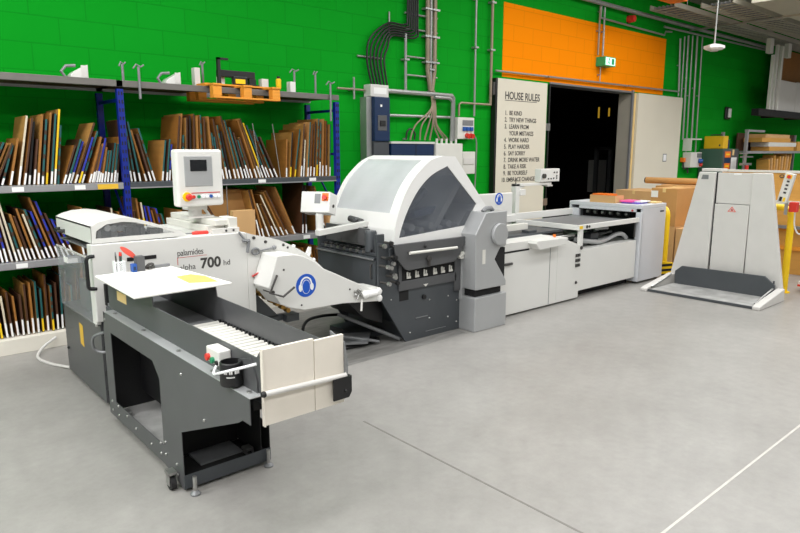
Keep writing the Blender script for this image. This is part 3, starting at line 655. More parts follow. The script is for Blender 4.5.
# castors and levelling feet
def castor(x, y):
    c = MB(); c.box(x-.022,x+.022,y-.03,y+.03,.085,.10).box(x-.022,x-.017,y-.03,y+.012,.03,.09).box(x+.017,x+.022,y-.03,y+.012,.03,.09); c = c.build('castor', M['steel'], cv_)
    w = MB().cyl((x-.014,y-.008,.037),(x+.014,y-.008,.037),.037,n=20).build('wheel', M['rubber'], c, smooth=True)
    MB().cyl((x-.0165,y-.008,.037),(x+.0165,y-.008,.037),.016).build('hub', M['mid'], c)
def foot(x, y):
    f = MB().cyl((x,y,.02),(x,y,.10),.011).build('levelling_foot', M['steel'], cv_); MB().lathe((x,y,0),[(.026,0),(.026,.008),(.013,.022)]).build('foot_pad', M['mid'], f, smooth=True)
for x, y in ((X0-.035,3.14),(X1-.10,3.13),(X0+.06,4.1),(X1-.1,4.1)): castor(x, y)
MB().box(X0+.005,1.22,2.40,2.405,.61,.70).box(1.24,1.60,2.40,2.405,.64,.70).build('end_wall', M['blackhole'], cv_)
for x, y in ((X0+.035,3.0),(X1-.03,3.02)): foot(x, y)
MB().tube(smoothpath([(1.17,4.26,.60),(1.12,4.33,.56),(1.13,4.36,.47),(1.19,4.32,.45),(1.22,4.27,.52),(1.21,4.26,.60),(1.3,4.1,.6)],6),.009).build('coiled_cable', M['mid'], cv_, smooth=True)
MB().box(1.2245,1.2258,3.95,4.12,.83,.89).build('rating_plate', M['tan'], cv_)

# tin standing on the flange
cu = thing('black_tin','black drinks tin standing on conveyor edge under the switch box','tin',(1.178,2.47,.757))
MB().lathe((1.178,2.47,.757),[(.047,0),(.049,.003),(.049,.10),(.046,.104),(.042,.104),(.042,.02)],n=28).build('tin_body', M['black'], cu, smooth=True)
q = MB()
for i in range(9):
    a = R(-150+i*9)
    if i in (2,5): continue
    q.obox((1.178+.0495*math.cos(a),2.47+.0495*math.sin(a),.757+.066), (.006,.0015,.014), Matrix.Rotation(a+R(90),3,'Z'))
for i in range(7):
    a = R(-138+i*6); q.obox((1.178+.0495*math.cos(a),2.47+.0495*math.sin(a),.757+.045), (.004,.0015,.005), Matrix.Rotation(a+R(90),3,'Z'))
q.build('tin_lettering', M['paper'], cu)

# board laid over the conveyor and what lies on it
TB = .9705
bd = thing('work_board','white rectangular board laid flat over the conveyor as a table','board',(1.28,3.55,TB))
MB().prism([(1.129,4.21),(1.107,3.44),(1.684,3.462),(1.625,4.25)],'z',TB,TB+.014).build('board_top', M['bright'], bd, bevel=.005)
TT = TB+.0145
pp = thing('paper_sheet','tan paper sheet lying on right side of the white board','paper',(1.56,3.7,TT))
MB().prism([(1.495,3.84),(1.48,3.60),(1.63,3.53),(1.645,3.75),(1.60,3.86)],'z',TT,TT+.001).build('sheet', M['manila'], pp)
pc = thing('pencil_cup','white lattice pencil cup at back left of the white board','cup',(1.17,3.86,TT))
q = MB(); q.box(1.14,1.20,3.83,3.89,TT,TT+.004)
for u in range(-3,6):
    for s in (1,-1):
        pts = []
        for w in range(5):
            xx = 1.14+.012*u+ (w*.015 if s > 0 else .06-w*.015)
            if 1.14 <= xx <= 1.20: pts.append((xx,3.83,TT+w*.0175))
        if len(pts) > 1: q.tube(pts,.0018,n=5); q.tube([(x,3.89,z) for x,_,z in pts],.0018,n=5)
for x in (1.14,1.20):
    q.box(x-.0015,x+.0015,3.83,3.89,TT,TT+.075)
for a_,b_ in (((1.14,3.83),(1.20,3.83)),((1.14,3.89),(1.20,3.89)),((1.14,3.83),(1.14,3.89)),((1.20,3.83),(1.20,3.89))): q.tube([(*a_,TT+.072),(*b_,TT+.072)],.003,n=5)
q.build('cup_body', M['signwhite'], pc)
PENS = []
def pen(name, label, x, y, dx, m, m2, L=.125, r=.005, cat='pen'):
    t = thing(name, label, cat, (x,y,TT+.005)); p0 = Vector((x,y,TT+.008)); d = Vector((dx,0,1)).normalized()
    PENS.append(t)
    MB().cyl(p0,p0+d*L*.8,r).build('barrel', M[m], t, smooth=True); MB().cyl(p0+d*L*.8,p0+d*L,r*1.15,r*.6).build('tip', M[m2], t, smooth=True)
pen('pen','dark pen standing leftmost in the white lattice cup',1.155,3.86,-.03,'ink','mid')
pen('pen','dark pen with orange top in the white lattice cup',1.172,3.85,.02,'ink','red')
pen('pen','green pen standing rightmost in the white lattice cup',1.186,3.87,.03,'cabinet','red',.12)
kb = thing('grey_holder','dark grey upright block holder on the back of white board','holder',(1.28,3.83,TT))
MB().box(1.262,1.316,3.81,3.86,TT,TT+.098).build('holder_body', M['dark'], kb, bevel=.003)
rd = thing('red_scraper','translucent red paddle leaning in the grey block holder','scraper',(1.25,3.868,TT))
d = Vector((-.72,.0,.62)).normalized(); u = Vector((.62,0,.72)).normalized(); c0 = Vector((1.278,3.872,TT+.085))
q = MB(); pts = [c0+d*(.055+.062*math.cos(t*math.pi/10))+u*(.0175*math.sin(t*math.pi/10)) for t in range(20)]
A = [q.bm.verts.new(p) for p in pts]; B_ = [q.bm.verts.new(p+Vector((0,.006,0))) for p in pts]; q.f(A); q.f(B_[::-1])
for i in range(20): q.f([A[i],A[(i+1)%20],B_[(i+1)%20],B_[i]])
q.build('paddle', M['salmon'], rd); MB().tube([c0+Vector((0,.003,0)),c0+Vector((.012,.003,-.08))],.006).build('handle', M['salmon'], rd)
bo = thing('blue_clip','small blue box against left side of the grey holder','box',(1.245,3.82,TT))
MB().box(1.232,1.2605,3.80,3.845,TT,TT+.052).build('clip_body', M['bluep'], bo, bevel=.003); MB().box(1.238,1.254,3.7985,3.80,TT+.012,TT+.036).build('face', M['navy'], bo)
tp = thing('utility_knife','dark grey utility knife lying behind board right of holder','knife',(1.40,3.86,TT))
MB().obox((1.44,3.875,TT+.010),(.12,.024,.02),Matrix.Rotation(R(4),3,'Z')).build('knife_body', M['mid'], tp, bevel=.004); MB().obox((1.37,3.87,TT+.009),(.05,.026,.018),Matrix.Rotation(R(4),3,'Z')).build('grip', M['ink'], tp, bevel=.003)
tq = thing('cable_coil','short dark coiled strap lying beside the grey holder','strap',(1.35,3.845,TT))
MB().tube(smoothpath([(1.325,3.84,TT+.01),(1.345,3.83,TT+.035),(1.372,3.835,TT+.035),(1.37,3.84,TT+.012),(1.34,3.832,TT+.012)],5),.0085).build('strap_loop', M['ink'], tq, smooth=True)

bpy.context.view_layer.update()
for o_ in (pc,kb,rd,bo,tp,tq)+tuple(PENS): o_.location = o_.location + Vector((.112,.357,0))

# ------------------------------------------------------------------ folding machine
fo = thing('folding_machine','dark grey folding machine under a white arched hood with windows','machine',(4.1,4.8,0))
FYf = 4.30
b = MB(); b.prism([(3.475,.96),(3.475,.49),(3.80,.0),(4.52,.0),(4.53,.90),(3.66,.93)],'y',FYf,FYf+.025)
b.prism([(3.475,.96),(3.475,.49),(3.80,.0),(4.52,.0),(4.53,.90)],'y',5.23,5.25)
b.prism([(3.60,.49),(3.82,.14),(3.82,.02),(4.5,.02),(4.5,.90),(3.60,.90)],'y',FYf+.026,5.229)
bod = b.build('lower_body', M['dark2'], fo, bevel=.004)
# left face: pocket plates, ledge and rollers
b = MB(); b.box(3.475,3.50,4.34,5.23,.44,.80).box(3.462,3.50,4.345,5.23,.795,.825).box(3.49,3.60,4.34,5.23,.83,.86)
b.build('delivery_plate', M['dark2'], fo, bevel=.003)
MB().box(3.452,3.476,4.345,5.24,.80,.815).build('ledge', M['mid'], fo, bevel=.002)
MB().box(3.53,3.56,4.52,5.18,.90,1.06).build('motor_panel', M['dark'], fo, bevel=.004)
MB().lathe((3.53,4.47,.86),[(.055,0),(.055,.17),(.048,.19)]).build('motor_drum', M['dark2'], fo, smooth=True)
b = MB()
for i in range(9): b.cyl((3.505,4.42+.085*i,.872),(3.505,4.46+.085*i,.872),.017)
b.cyl((3.515,4.36,.868),(3.515,5.2,.868),.010); b.build('rubber_wheel', M['rubber'], fo, smooth=True)
for i in range(7): MB().box(3.478,3.50,4.50+.1*i,4.53+.1*i,.845,.868).build('steel_clip', M['steel'], fo)
b = MB(); b.prism([(4.315,.84),(4.345,.84),(4.36,.96),(4.345,1.03),(4.315,1.03)],'x',3.475,3.56).build('end_plate', M['dark2'], fo, bevel=.003)
MB().prism([(5.21,.49),(5.24,.49),(5.24,1.03),(5.21,1.03)],'x',3.47,3.55).build('end_plate', M['dark2'], fo, bevel=.003)
MB().tube([(3.474,4.385,.76),(3.455,4.385,.75),(3.455,4.385,.64),(3.474,4.385,.63)],.007).build('plate_grip', M['ink'], fo)
# knobs on the left end of the front side
kn = [(3.50,.935),(3.515,.83),(3.49,.76),(3.575,.735),(3.60,.83),(3.57,.66),(3.615,.665),(3.62,.60),(3.50,.61),(3.60,.77),(3.55,.96)]
for i, (x, z) in enumerate(kn):
    L = .05+.03*(i%3)
    k = MB().cyl((x,FYf-.001,z),(x,FYf-L,z),.011).build('knob_spindle', M['ink'], fo, smooth=True)
    MB().cyl((x,FYf-L,z),(x,FYf-L-.025,z),.021,.018,n=12).build('knob', M['steel'] if i%3 != 1 else M['black'], k, smooth=True)
MB().tube(smoothpath([(3.60,FYf-.02,.93),(3.66,FYf-.06,.87),(3.64,FYf-.05,.80),(3.60,FYf-.03,.78)],5),.009).build('air_hose', M['black'], fo, smooth=True)
MB().box(3.58,3.63,FYf-.03,FYf-.001,.70,.90).build('adjuster_column', M['dark2'], fo, bevel=.004)
# front panels
b = MB(); b.box(3.70,4.44,FYf-.02,FYf-.001,.50,.585).box(3.70,3.735,FYf-.02,FYf-.001,.585,.80).box(4.42,4.50,FYf-.02,FYf-.001,.40,.84); b.build('front_frame', M['dark'], fo, bevel=.003)
MB().box(3.735,4.42,FYf-.006,FYf-.001,.585,.72).build('clamp_bay', M['blackhole'], fo)
for i in range(6):
    x = 3.80+.105*i+(.02 if i > 2 else 0); k = MB(); k.box(x,x+.018,FYf-.016,FYf-.007,.60,.665).box(x+.018,x+.05,FYf-.016,FYf-.007,.60,.622).box(x+.03,x+.042,FYf-.014,FYf-.007,.60,.655)
    k.build('white_clamp', M['offwhite'], fo, bevel=.002)
MB().box(3.72,3.83,FYf-.003,FYf-.0005,.40,.49).build('front_opening', M['blackhole'], fo)
MB().cyl((4.02,FYf-.0005,.40),(4.02,FYf-.02,.40),.022).build('front_latch', M['black'], fo)
MB().prism([(4.0,.525),(4.06,.525),(4.03,.50)],'y',FYf-.024,FYf-.0205).build('white_pointer', M['offwhite'], fo)
b = MB(); b.box(3.92,4.07,FYf-.008,FYf-.0005,.205,.213).box(4.05,4.32,FYf-.006,FYf-.0005,.055,.06); b.build('panel_seam', M['mid'], fo)
b = MB()
for x, z in ((4.10,.36),(4.35,.36),(4.10,.18),(4.35,.15),(4.47,.30),(4.47,.08),(3.62,.43),(3.85,.08)): b.ball((x,FYf,z),.009)
b.build('panel_screw', M['steel'], fo)
# hood: arched profile extruded towards the wall
arc = [(3.64,.932),(3.65,1.06),(3.69,1.20)] + [(v.x,v.y) for v in smoothpath([(3.69,1.20,0),(3.75,1.33,0),(3.82,1.44,0),(3.91,1.54,0),(4.02,1.63,0),(4.12,1.68,0),(4.21,1.706,0)],4)[1:]] + [(4.40,1.70)]
HB = 5.28
outer = arc + [(4.845,1.215),(4.655,.932)]
wcurve = [(v.x,v.y) for v in smoothpath([(3.70,.985,0),(3.73,1.075,0),(3.80,1.22,0),(3.90,1.365,0),(4.0,1.465,0),(4.12,1.545,0),(4.30,1.612,0)],4)]
winf = wcurve + [(4.71,1.238),(4.56,1.035)]
hb = MB()
rim = [(0,(3.65,.932)),]
o2c = [(v.x,v.y) for v in smoothpath([(3.64,.932,0),(3.655,1.08,0),(3.71,1.25,0),(3.81,1.43,0),(3.92,1.55,0),(4.08,1.665,0),(4.24,1.706,0)],4)]
o2 = o2c + [(4.845,1.215),(4.64,.932)]
N2 = len(o2)
for i in range(N2): hb.prism([o2[i],o2[(i+1)%N2],winf[(i+1)%N2],winf[i]],'y',FYf-.02,FYf)
hb.prism([o2c[-1],(4.40,1.70),(4.845,1.215)],'y',FYf-.02,FYf)
def shell(pts, y0, y1, t=.02):
    for p, q in zip(pts, pts[1:]):
        d = Vector((q[0]-p[0],q[1]-p[1])).normalized(); nn = (d.y*t,-d.x*t)
        hb.prism([p,q,(q[0]+nn[0],q[1]+nn[1]),(p[0]+nn[0],p[1]+nn[1])],'y',y0,y1)
AR0, AR1 = 2, len(arc)-7
shell(arc[:3], FYf, HB); shell(arc[AR1:], FYf, HB)
shell(arc[2:AR1+1], FYf, FYf+.10); shell(arc[2:AR1+1], HB-.06, HB)
shell([(4.40,1.70),(4.845,1.215)], FYf, HB); shell([(4.845,1.215),(4.64,.932)], FYf, HB)
for i in range(N2): hb.prism([o2[i],o2[(i+1)%N2],winf[(i+1)%N2],winf[i]],'y',HB-.02,HB)
hb.prism([o2c[-1],(4.40,1.70),(4.845,1.215)],'y',HB-.02,HB)
hood = hb.build('hood', M['hoodwhite'], fo, smooth=True)
MB().prism(winf,'y',FYf-.012,FYf-.007).build('side_window', M['smoke'], hood)
cw = MB()
for p, q in zip(arc[2:AR1], arc[3:AR1+1]): 
    d = Vector((q[0]-p[0],q[1]-p[1])).normalized(); nn = (d.y*.006,-d.x*.006)
    cw.prism([(p[0]+nn[0],p[1]+nn[1]),(q[0]+nn[0],q[1]+nn[1]),(q[0]+2*nn[0],q[1]+2*nn[1]),(p[0]+2*nn[0],p[1]+2*nn[1])],'y',FYf+.10,HB-.06)
cw.build('curved_window', M['haze'], hood, smooth=True)
ms = MB(); 
for i in range(7): ms.cyl((3.78+.12*i,4.33,1.02+.04*(i%2)),(3.78+.12*i,5.2,1.02+.04*(i%2)),.035)
ms.obox((4.38,4.6,1.25),(.06,.5,.70),Matrix.Rotation(R(38),3,'Y'))
ms.box(3.75,4.6,4.9,5.2,1.0,1.25)
ms.build('fold_rollers', M['silver'], fo, smooth=True)
ms = MB(); ms.box(3.70,4.60,4.32,5.2,.90,.985).box(4.0,4.7,4.7,5.1,1.05,1.15).obox((4.05,4.8,1.22),(.5,.6,.05),Matrix.Rotation(R(-40),3,'Y')); ms.build('fold_plates', M['dark2'], fo, bevel=.004)
MB().obox((4.2,4.5,1.18),(.32,.10,.06),Matrix.Rotation(R(-8),3,'Y')).build('blue_gauge', M['navy'], fo, bevel=.004)
# tilted flap under the hood
fl = MB(); y0, y1 = FYf-.045, FYf-.075
A = [(3.60,.94),(4.555,.938),(4.385,.725),(4.355,.707),(3.775,.69),(3.73,.705),(3.62,.82)]
fl.prism(A,'y',y1,y0-.01)
flap = fl.build('front_flap', M['dark'], fo, bevel=.005)
MB().box(3.64,4.55,y0-.011,FYf-.021,.86,.932).build('flap_hinge', M['dark2'], flap)
MB().cyl((3.745,y1-.04,.856),(4.345,y1-.04,.849),.013).build('flap_handle', M['offwhite'], flap, smooth=True)
MB().cyl((3.76,y1,.856),(3.76,y1-.04,.856),.009).cyl((4.33,y1,.849),(4.33,y1-.04,.849),.009).build('handle_post', M['ink'], flap)
MB().cyl((4.005,y1,.775),(4.005,y1-.025,.775),.025).box(3.998,4.012,y1-.03,y1-.001,.71,.775).build('flap_latch', M['ink'], flap)
MB().ball((3.965,y1-.005,.895),.016).build('flap_knob', M['black'], flap)
k = MB(); k.box(4.46,4.50,FYf-.06,FYf-.021,.72,.79).cyl((4.44,FYf-.05,.735),(4.52,FYf-.05,.775),.016); k.build('toggle_clamp', M['offwhite'], fo)
MB().box(4.50,4.56,FYf-.03,FYf+.2,.30,.90).build('silver_pillar', M['silver'], fo, bevel=.004)
# drive cover tower
b = MB(); b.prism([(4.515,.42),(4.50,.965),(4.648,1.17),(4.955,1.17),(4.955,.83),(4.94,.815),(4.865,.81),(4.785,.70),(4.955,.48),(4.965,.46),(4.965,.415)],'y',4.09,4.36)
dc = b.build('drive_cover', M['silver'], fo, bevel=.008)
MB().cyl((4.825,4.089,.948),(4.825,4.05,.948),.107,n=40).build('cover_disc', M['silver'], dc, bevel=.006)
MB().box(4.60,4.645,4.0885,4.0905,.67,.81).build('cover_sticker', M['offwhite'], dc)
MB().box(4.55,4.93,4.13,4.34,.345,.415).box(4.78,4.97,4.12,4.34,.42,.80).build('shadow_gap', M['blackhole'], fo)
MB().box(4.51,4.978,4.09,4.36,0,.343).build('drive_base', M['silver'], fo, bevel=.008)
MB().tube([(4.66,4.15,1.172),(4.70,4.15,1.20),(4.78,4.15,1.20),(4.80,4.15,1.175)],.022).build('lifting_eye', M['mid'], fo, smooth=True)
# pivoting control box on its arm
MB().cyl((3.14,4.70,1.03),(3.14,4.70,1.21),.035,n=16).obox((3.37,4.68,1.065),(.56,.06,.05),Matrix.Rotation(R(2),3,'Z') @ Matrix.Rotation(R(-4),3,'Y')).build('control_arm', M['white'], fo, bevel=.003)
Mz = Matrix.Rotation(R(-56),3,'Z') @ Matrix.Rotation(R(-14),3,'X')
cbx = MB().obox((3.19,4.78,1.29),(.27,.17,.185),Mz).build('control_box', M['white'], fo, bevel=.006)
fc = lambda u, w, v=0: Vector((3.19,4.78,1.29)) + Mz @ Vector((u,-.085-v,w))
MB().obox(fc(.02,.03),(.055,.004,.085),Mz).build('display', M['mid'], cbx)
MB().obox(fc(.09,.045),(.06,.004,.07),Mz).build('button_plate', M['orange'], cbx)
MB().cyl(fc(.09,.04),fc(.09,.04,.03),.021).build('stop_button', M['red'], cbx)
MB().cyl(Vector((3.19,4.78,1.29))+Mz@Vector((.135,0,-.02)),Vector((3.19,4.78,1.29))+Mz@Vector((.145,0,-.02)),.014).build('side_knob', M['ink'], cbx)
MB().cyl((3.62,4.72,1.10),(3.62,4.9,1.12),.03).cyl((3.55,4.74,1.12),(3.62,4.78,1.12),.02).build('motor_coupling', M['dark'], fo, smooth=True)
# underneath: slanted stays
MB().prism([(3.20,.46),(3.60,.46),(3.60,.20),(3.40,.28)],'y',4.40,4.9).build('under_tray', M['black'], fo)
b = MB(); b.tube([(3.25,4.6,.30),(3.78,4.36,.02)],.018).tube([(3.22,4.5,.12),(3.56,4.4,.03)],.014); b.build('stay', M['mid'], fo)
MB().prism([(3.4,4.36),(3.62,4.6),(3.3,4.75),(3.15,4.5)],'z',.05,.07).build('floor_pedal_plate', M['mid'], fo)
MB().box(3.5,3.8,4.62,5.1,0.002,.05).build('floor_frame', M['dark2'], fo)
cbl = tag(MB().tube(smoothpath([(3.42,4.85,.22),(3.22,4.84,.24),(3.07,4.84,.22),(3.00,4.80,.14),(3.03,4.75,.05),(3.18,4.66,.018),(3.40,4.60,.018),(3.62,4.56,.018),(3.60,4.47,.018),(3.40,4.45,.018),(3.1,4.48,.018),(2.75,4.5,.018)],8),.014).build('power_cable', M['black'], smooth=True), 'thick black cable looping on the floor under folding machine','cable')
tag(MB().tube(smoothpath([(1.30,6.23,.10),(1.18,6.16,.05),(1.10,6.0,.012),(1.14,5.75,.012),(1.24,5.50,.02)],8),.012).build('floor_cable', M['grey'], smooth=True), 'grey cable on floor between shelving plinth and banding machine','cable')
# ------------------------------------------------------------------ sheet feeder line
fe = thing('sheet_feeder','long white sheet feeder line behind the folding machine','machine',(6.8,4.8,0))
b = MB(); b.box(5.0,6.08,4.27,5.2,.02,.70).prism([(6.08,.02),(6.53,.02),(6.53,.655),(6.14,.775),(6.08,.775)],'y',4.27,5.2)
cab = b.build('cabinet', M['white'], fo if False else fe, bevel=.006)
MB().box(5.0,6.06,4.275,5.2,.705,.80).build('cabinet_top', M['white'], fe, bevel=.006)
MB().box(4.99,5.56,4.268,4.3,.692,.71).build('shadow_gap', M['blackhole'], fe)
MB().prism([(5.535,.77),(5.6,.70),(6.09,.715),(6.12,.79),(5.56,.80)],'y',4.16,4.34).build('ledge', M['white'], fe, bevel=.005)
MB().cyl((6.02,4.28,.79),(6.02,4.28,.822),.018).build('signal_button', M['orange'], fe)
MB().box(5.10,5.27,4.25,4.27,.565,.59).build('cabinet_handle', M['ink'], fe, bevel=.005)
MB().box(5.938,5.944,4.267,4.2705,.03,.69).build('door_seam', M['mid'], fe)
MB().ball((6.47,4.268,.21),.018).build('lock', M['ink'], fe)
b = MB()
for i in range(3):
    for j in range(2): b.box(6.44+.05*j,6.475+.05*j,4.255,4.27,.40+.06*i,.435+.06*i)
b.build('socket_block', M['ink'], fe, bevel=.002)
b = MB(); b.box(6.535,7.86,4.29,5.3,.09,.59); b.build('side_cabinet', M['white'], fe, bevel=.006)
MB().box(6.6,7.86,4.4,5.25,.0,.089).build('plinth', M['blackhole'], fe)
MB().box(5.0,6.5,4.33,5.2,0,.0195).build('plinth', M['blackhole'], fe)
# transport table above
tb = MB(); tb.prism([(6.5,4.29),(7.88,4.29),(7.88,5.25),(6.5,5.25)],'z',.845,.855); tb.build('table_top', M['mid'], fe)
b = MB(); b.box(6.48,7.88,4.27,4.30,.83,.89); b.build('table_rail', M['white'], fe, bevel=.004)
MB().box(6.48,6.51,4.30,5.40,.83,.89).build('table_rail', M['white'], fe, bevel=.004)
MB().box(6.5,7.9,5.30,5.33,.86,.95).build('back_guide', M['white'], fe, bevel=.004)
MB().box(6.0,6.48,5.2,5.40,.86,.95).build('back_guide', M['white'], fe, bevel=.004)
MB().box(6.50,6.56,4.265,4.27,.845,.88).build('yellow_tag', M['gyellow'], fe); MB().cyl((6.65,4.265,.862),(6.65,4.27,.862),.02).cyl((6.70,4.265,.862),(6.70,4.27,.862),.016).build('rail_dial', M['ink'], fe)
MB().box(6.52,6.58,4.27,4.31,.59,.83).build('table_leg', M['white'], fe, bevel=.003)
MB().cyl((6.55,4.262,.62),(6.55,4.27,.62),.022).build('leg_knob', M['ink'], fe)
b = MB(); b.box(5.02,6.5,4.5,5.18,.80,.825); b.build('transport_bed', M['dark2'], fe)
b = MB()
for i in range(16):
    y = rnd.uniform(4.35,5.1); x = rnd.uniform(6.0,7.5); z = rnd.uniform(.63,.80)
    b.cyl((x,y,z),(x+rnd.uniform(.15,.45),y+rnd.uniform(-.05,.05),z+rnd.uniform(-.03,.03)),rnd.uniform(.012,.028))
b.build('transport_shaft', M['steel'], fe, smooth=True)
b = MB()
for i in range(14):
    x = rnd.uniform(5.1,7.6); y = rnd.uniform(4.45,5.1); z = .591 if x > 6.5 else .826
    MB().box(x,x+rnd.uniform(.06,.2),y,y+rnd.uniform(.04,.12),z,z+(rnd.uniform(.05,.16) if x > 6.5 else rnd.uniform(.02,.06))).build('transport_block', M['dark2' if i%3 else 'steel'], fe, bevel=.004)
b = MB()
b.tube(smoothpath([(6.62,4.40,.70),(6.85,4.38,.66),(7.1,4.38,.63),(7.3,4.40,.64),(7.5,4.38,.69),(7.65,4.38,.68),(7.78,4.4,.62)],6),.028)
for k in range(6): b.cyl((6.6+.1*k,4.45+.1*k,.60+.03*(k%3)),(7.75,4.5+.1*k,.66+.03*(k%2)),.014)
b.build('suction_hose', M['silver'], fe, smooth=True)
b = MB(); b.box(5.2,5.26,4.45,4.5,.825,.98).box(5.32,5.36,4.9,4.94,.825,1.0).box(5.25,6.0,4.95,4.98,.93,.96).box(5.36,5.95,4.6,4.66,.86,.93); b.build('guide_frame', M['offwhite'], fe, bevel=.003)
MB().cyl((5.23,4.47,.98),(5.23,4.47,1.01),.02).build('amber_knob', M['gyellow'], fe)
# end housing
EX0, EX1 = 7.87, 8.53
b = MB(); b.box(EX0+.02,EX1,4.25,5.36,.06,1.03)
b = MB(); b.box(EX0+.03,EX1,4.25,4.28,.03,1.0).box(EX1-.03,EX1,4.28,5.36,.03,1.0).box(EX0,EX1,5.33,5.36,.03,1.0).box(EX0,EX0+.05,4.25,4.33,.03,.955)
b.box(EX0,EX0+.05,5.2,5.33,.03,.955).box(EX0,EX1,4.25,5.36,1.0,1.05).box(EX0,EX0+.03,4.33,5.2,.955,1.0).box(EX0,EX0+.03,4.33,5.33,.03,.55).box(EX0+.3,EX0+.32,4.28,5.33,.03,1.0)
eh = b.build('end_housing', M['housing'], fe, bevel=.006)
MB().box(EX0+.29,EX0+.299,4.29,5.32,.56,.995).build('housing_interior', M['blackhole'], eh)
b = MB()
for i in range(6): b.cyl((EX0+.12,4.5+.12*i,.91),(EX0+.12,4.54+.12*i,.91),.03)
b.build('suction_wheel', M['steel'], eh, smooth=True)
MB().box(EX0+.06,EX0+.28,4.34,5.2,.955,.99).build('head_cover', M['black'], eh)
MB().box(8.36,8.47,4.2485,4.25,.935,.955).build('maker_plate', M['navy'], eh)
MB().cyl((7.869,4.38,.975),(7.862,4.38,.975),.014).build('housing_lock', M['redink'], eh)
MB().tube([(EX0-.01,4.31,.86),(EX0-.04,4.31,.83),(EX0-.04,4.31,.63)],.012).build('lever', M['ink'], eh)
for x in (7.93,8.47):
    for y in (4.32,5.28): MB().cyl((x,y,0),(x,y,.03),.03).build('foot', M['ink'], fe)
# rear panel with sign, and arm with control box
MB().box(5.55,6.42,5.22,5.26,0.8,1.235).build('rear_panel', M['white'], fe, bevel=.01)
headset_sign(6.155, 1.165, .075, 5.2195, fe)
arm = MB().box(6.68,6.76,5.38,5.46,.6,1.325).prism([(6.68,1.29),(7.45,1.29),(7.45,1.325),(6.68,1.325)],'y',5.38,5.46).box(6.76,6.86,5.36,5.40,1.17,1.25).prism([(6.76,1.24),(6.90,1.29),(6.76,1.29)],'y',5.40,5.44).build('control_arm', M['white'], fe, bevel=.004)
MB().tube([(6.72,5.42,1.325),(6.72,5.42,1.37),(6.75,5.42,1.40)],.006).build('aerial', M['ink'], fe)
MB().box(7.35,7.46,5.37,5.47,1.27,1.29).build('arm_knuckle', M['grey'], fe)
kb2 = MB().box(7.17,7.60,5.36,5.46,1.335,1.51).build('control_box', M['white'], fe, bevel=.006)
b = MB()
for x, z in ((7.34,1.375),(7.40,1.375),(7.46,1.38),(7.53,1.38),(7.53,1.41),(7.53,1.46),(7.47,1.46)): b.cyl((x,5.359,z),(x,5.35,z),.011,n=8)
b.build('button_row', M['ink'], kb2)
MB().cyl((7.23,5.359,1.415),(7.23,5.33,1.415),.032).build('jog_dial', M['ink'], kb2, smooth=True)

# things lying on the end housing
ZH = 1.0515
t = thing('cardboard_tray','low pale cardboard tray on top of the feeder end housing','tray',(7.97,4.95,ZH))
b = MB(); b.box(7.90,8.12,4.66,5.05,ZH,ZH+.004).box(7.90,7.906,4.66,5.05,ZH+.004,ZH+.10).box(8.114,8.12,4.66,5.05,ZH+.004,ZH+.10).box(7.906,8.114,4.66,4.666,ZH+.004,ZH+.10).box(7.906,8.114,5.044,5.05,ZH+.004,ZH+.10)
b.build('tray_body', M['card2'], t)
t = thing('orange_sheets','orange sheets standing inside the pale cardboard tray','paper',(8.0,4.95,ZH+.005))
MB().box(7.93,8.10,4.75,5.03,ZH+.0045,ZH+.115).build('sheet_stack', M['orange'], t)
t = thing('printed_stack','pink and purple printed sheets stacked on the feeder housing','paper',(8.1,4.45,ZH))
MB().box(8.0,8.25,4.38,4.62,ZH,ZH+.02).build('purple_sheets', M['purple'], t); MB().box(7.98,8.22,4.46,4.64,ZH+.0205,ZH+.04).build('pink_sheets', M['pink'], t)
MB().box(8.05,8.3,4.36,4.52,ZH+.0205,ZH+.034).build('white_sheets', M['paper'], t)
t = thing('card_sheets','tan card sheets lying at the front of feeder housing top','paper',(8.38,4.36,ZH))
MB().box(8.30,8.48,4.29,4.45,ZH,ZH+.018).build('sheet_stack', M['tan'], t)

# ------------------------------------------------------------------ pile lift
li = thing('pallet_lift','tall light grey sheet tilting lift with low steel platform','lift',(8.1,3.4,0))
LX = 8.27
def lean(z): return LX
b = MB()
b.prism([(3.515,1.49),(3.72,1.49),(4.03,.0),(3.52,.0)],'x',LX,LX+.05)
b.prism([(2.87,1.49),(3.085,1.49),(3.07,.0),(2.61,.0)],'x',LX,LX+.05)
b.prism([(3.07,.02),(3.52,.02),(3.52,1.45),(3.085,1.45)],'x',LX+.12,LX+.30)
b.box(LX+.05,LX+.30,3.0,3.07,0,1.45).box(LX+.05,LX+.30,3.52,3.6,0,1.45)
lb = b.build('back_housing', M['grey'], li, bevel=.008)
MB().prism([(3.088,1.105),(3.50,1.105),(3.50,1.485),(3.092,1.485)],'x',LX+.035,LX+.06).build('upper_panel', M['grey'], li, bevel=.004)
MB().prism([(3.500,.30),(3.516,.30),(3.516,1.485),(3.500,1.485)],'x',LX+.03,LX+.10).build('dark_slot', M['blackhole'], li)
MB().prism([(3.086,.10),(3.495,.10),(3.495,1.10),(3.086,1.10)],'x',LX+.004,LX+.03).build('lower_panel', M['grey'], li, bevel=.004)
MB().prism([(3.60,1.40),(3.69,1.40),(3.675,1.455),(3.60,1.455)],'x',LX-.002,LX).build('dark_sticker', M['mid'], lb)
MB().prism([(3.22,1.46),(3.31,1.46),(3.31,1.485),(3.22,1.485)],'x',LX+.033,LX+.0349).build('white_tag', M['paper'], li)
b = MB()
tri = [(3.285,1.075),(3.335,1.01),(3.235,1.01)]
tin = [(3.285,1.062),(3.322,1.016),(3.248,1.016)]
for i in range(3): b.prism([tri[i],tri[(i+1)%3],tin[(i+1)%3],tin[i]],'x',LX+.0015,LX+.0039)
b.build('warning_triangle', M['salmon'], li)
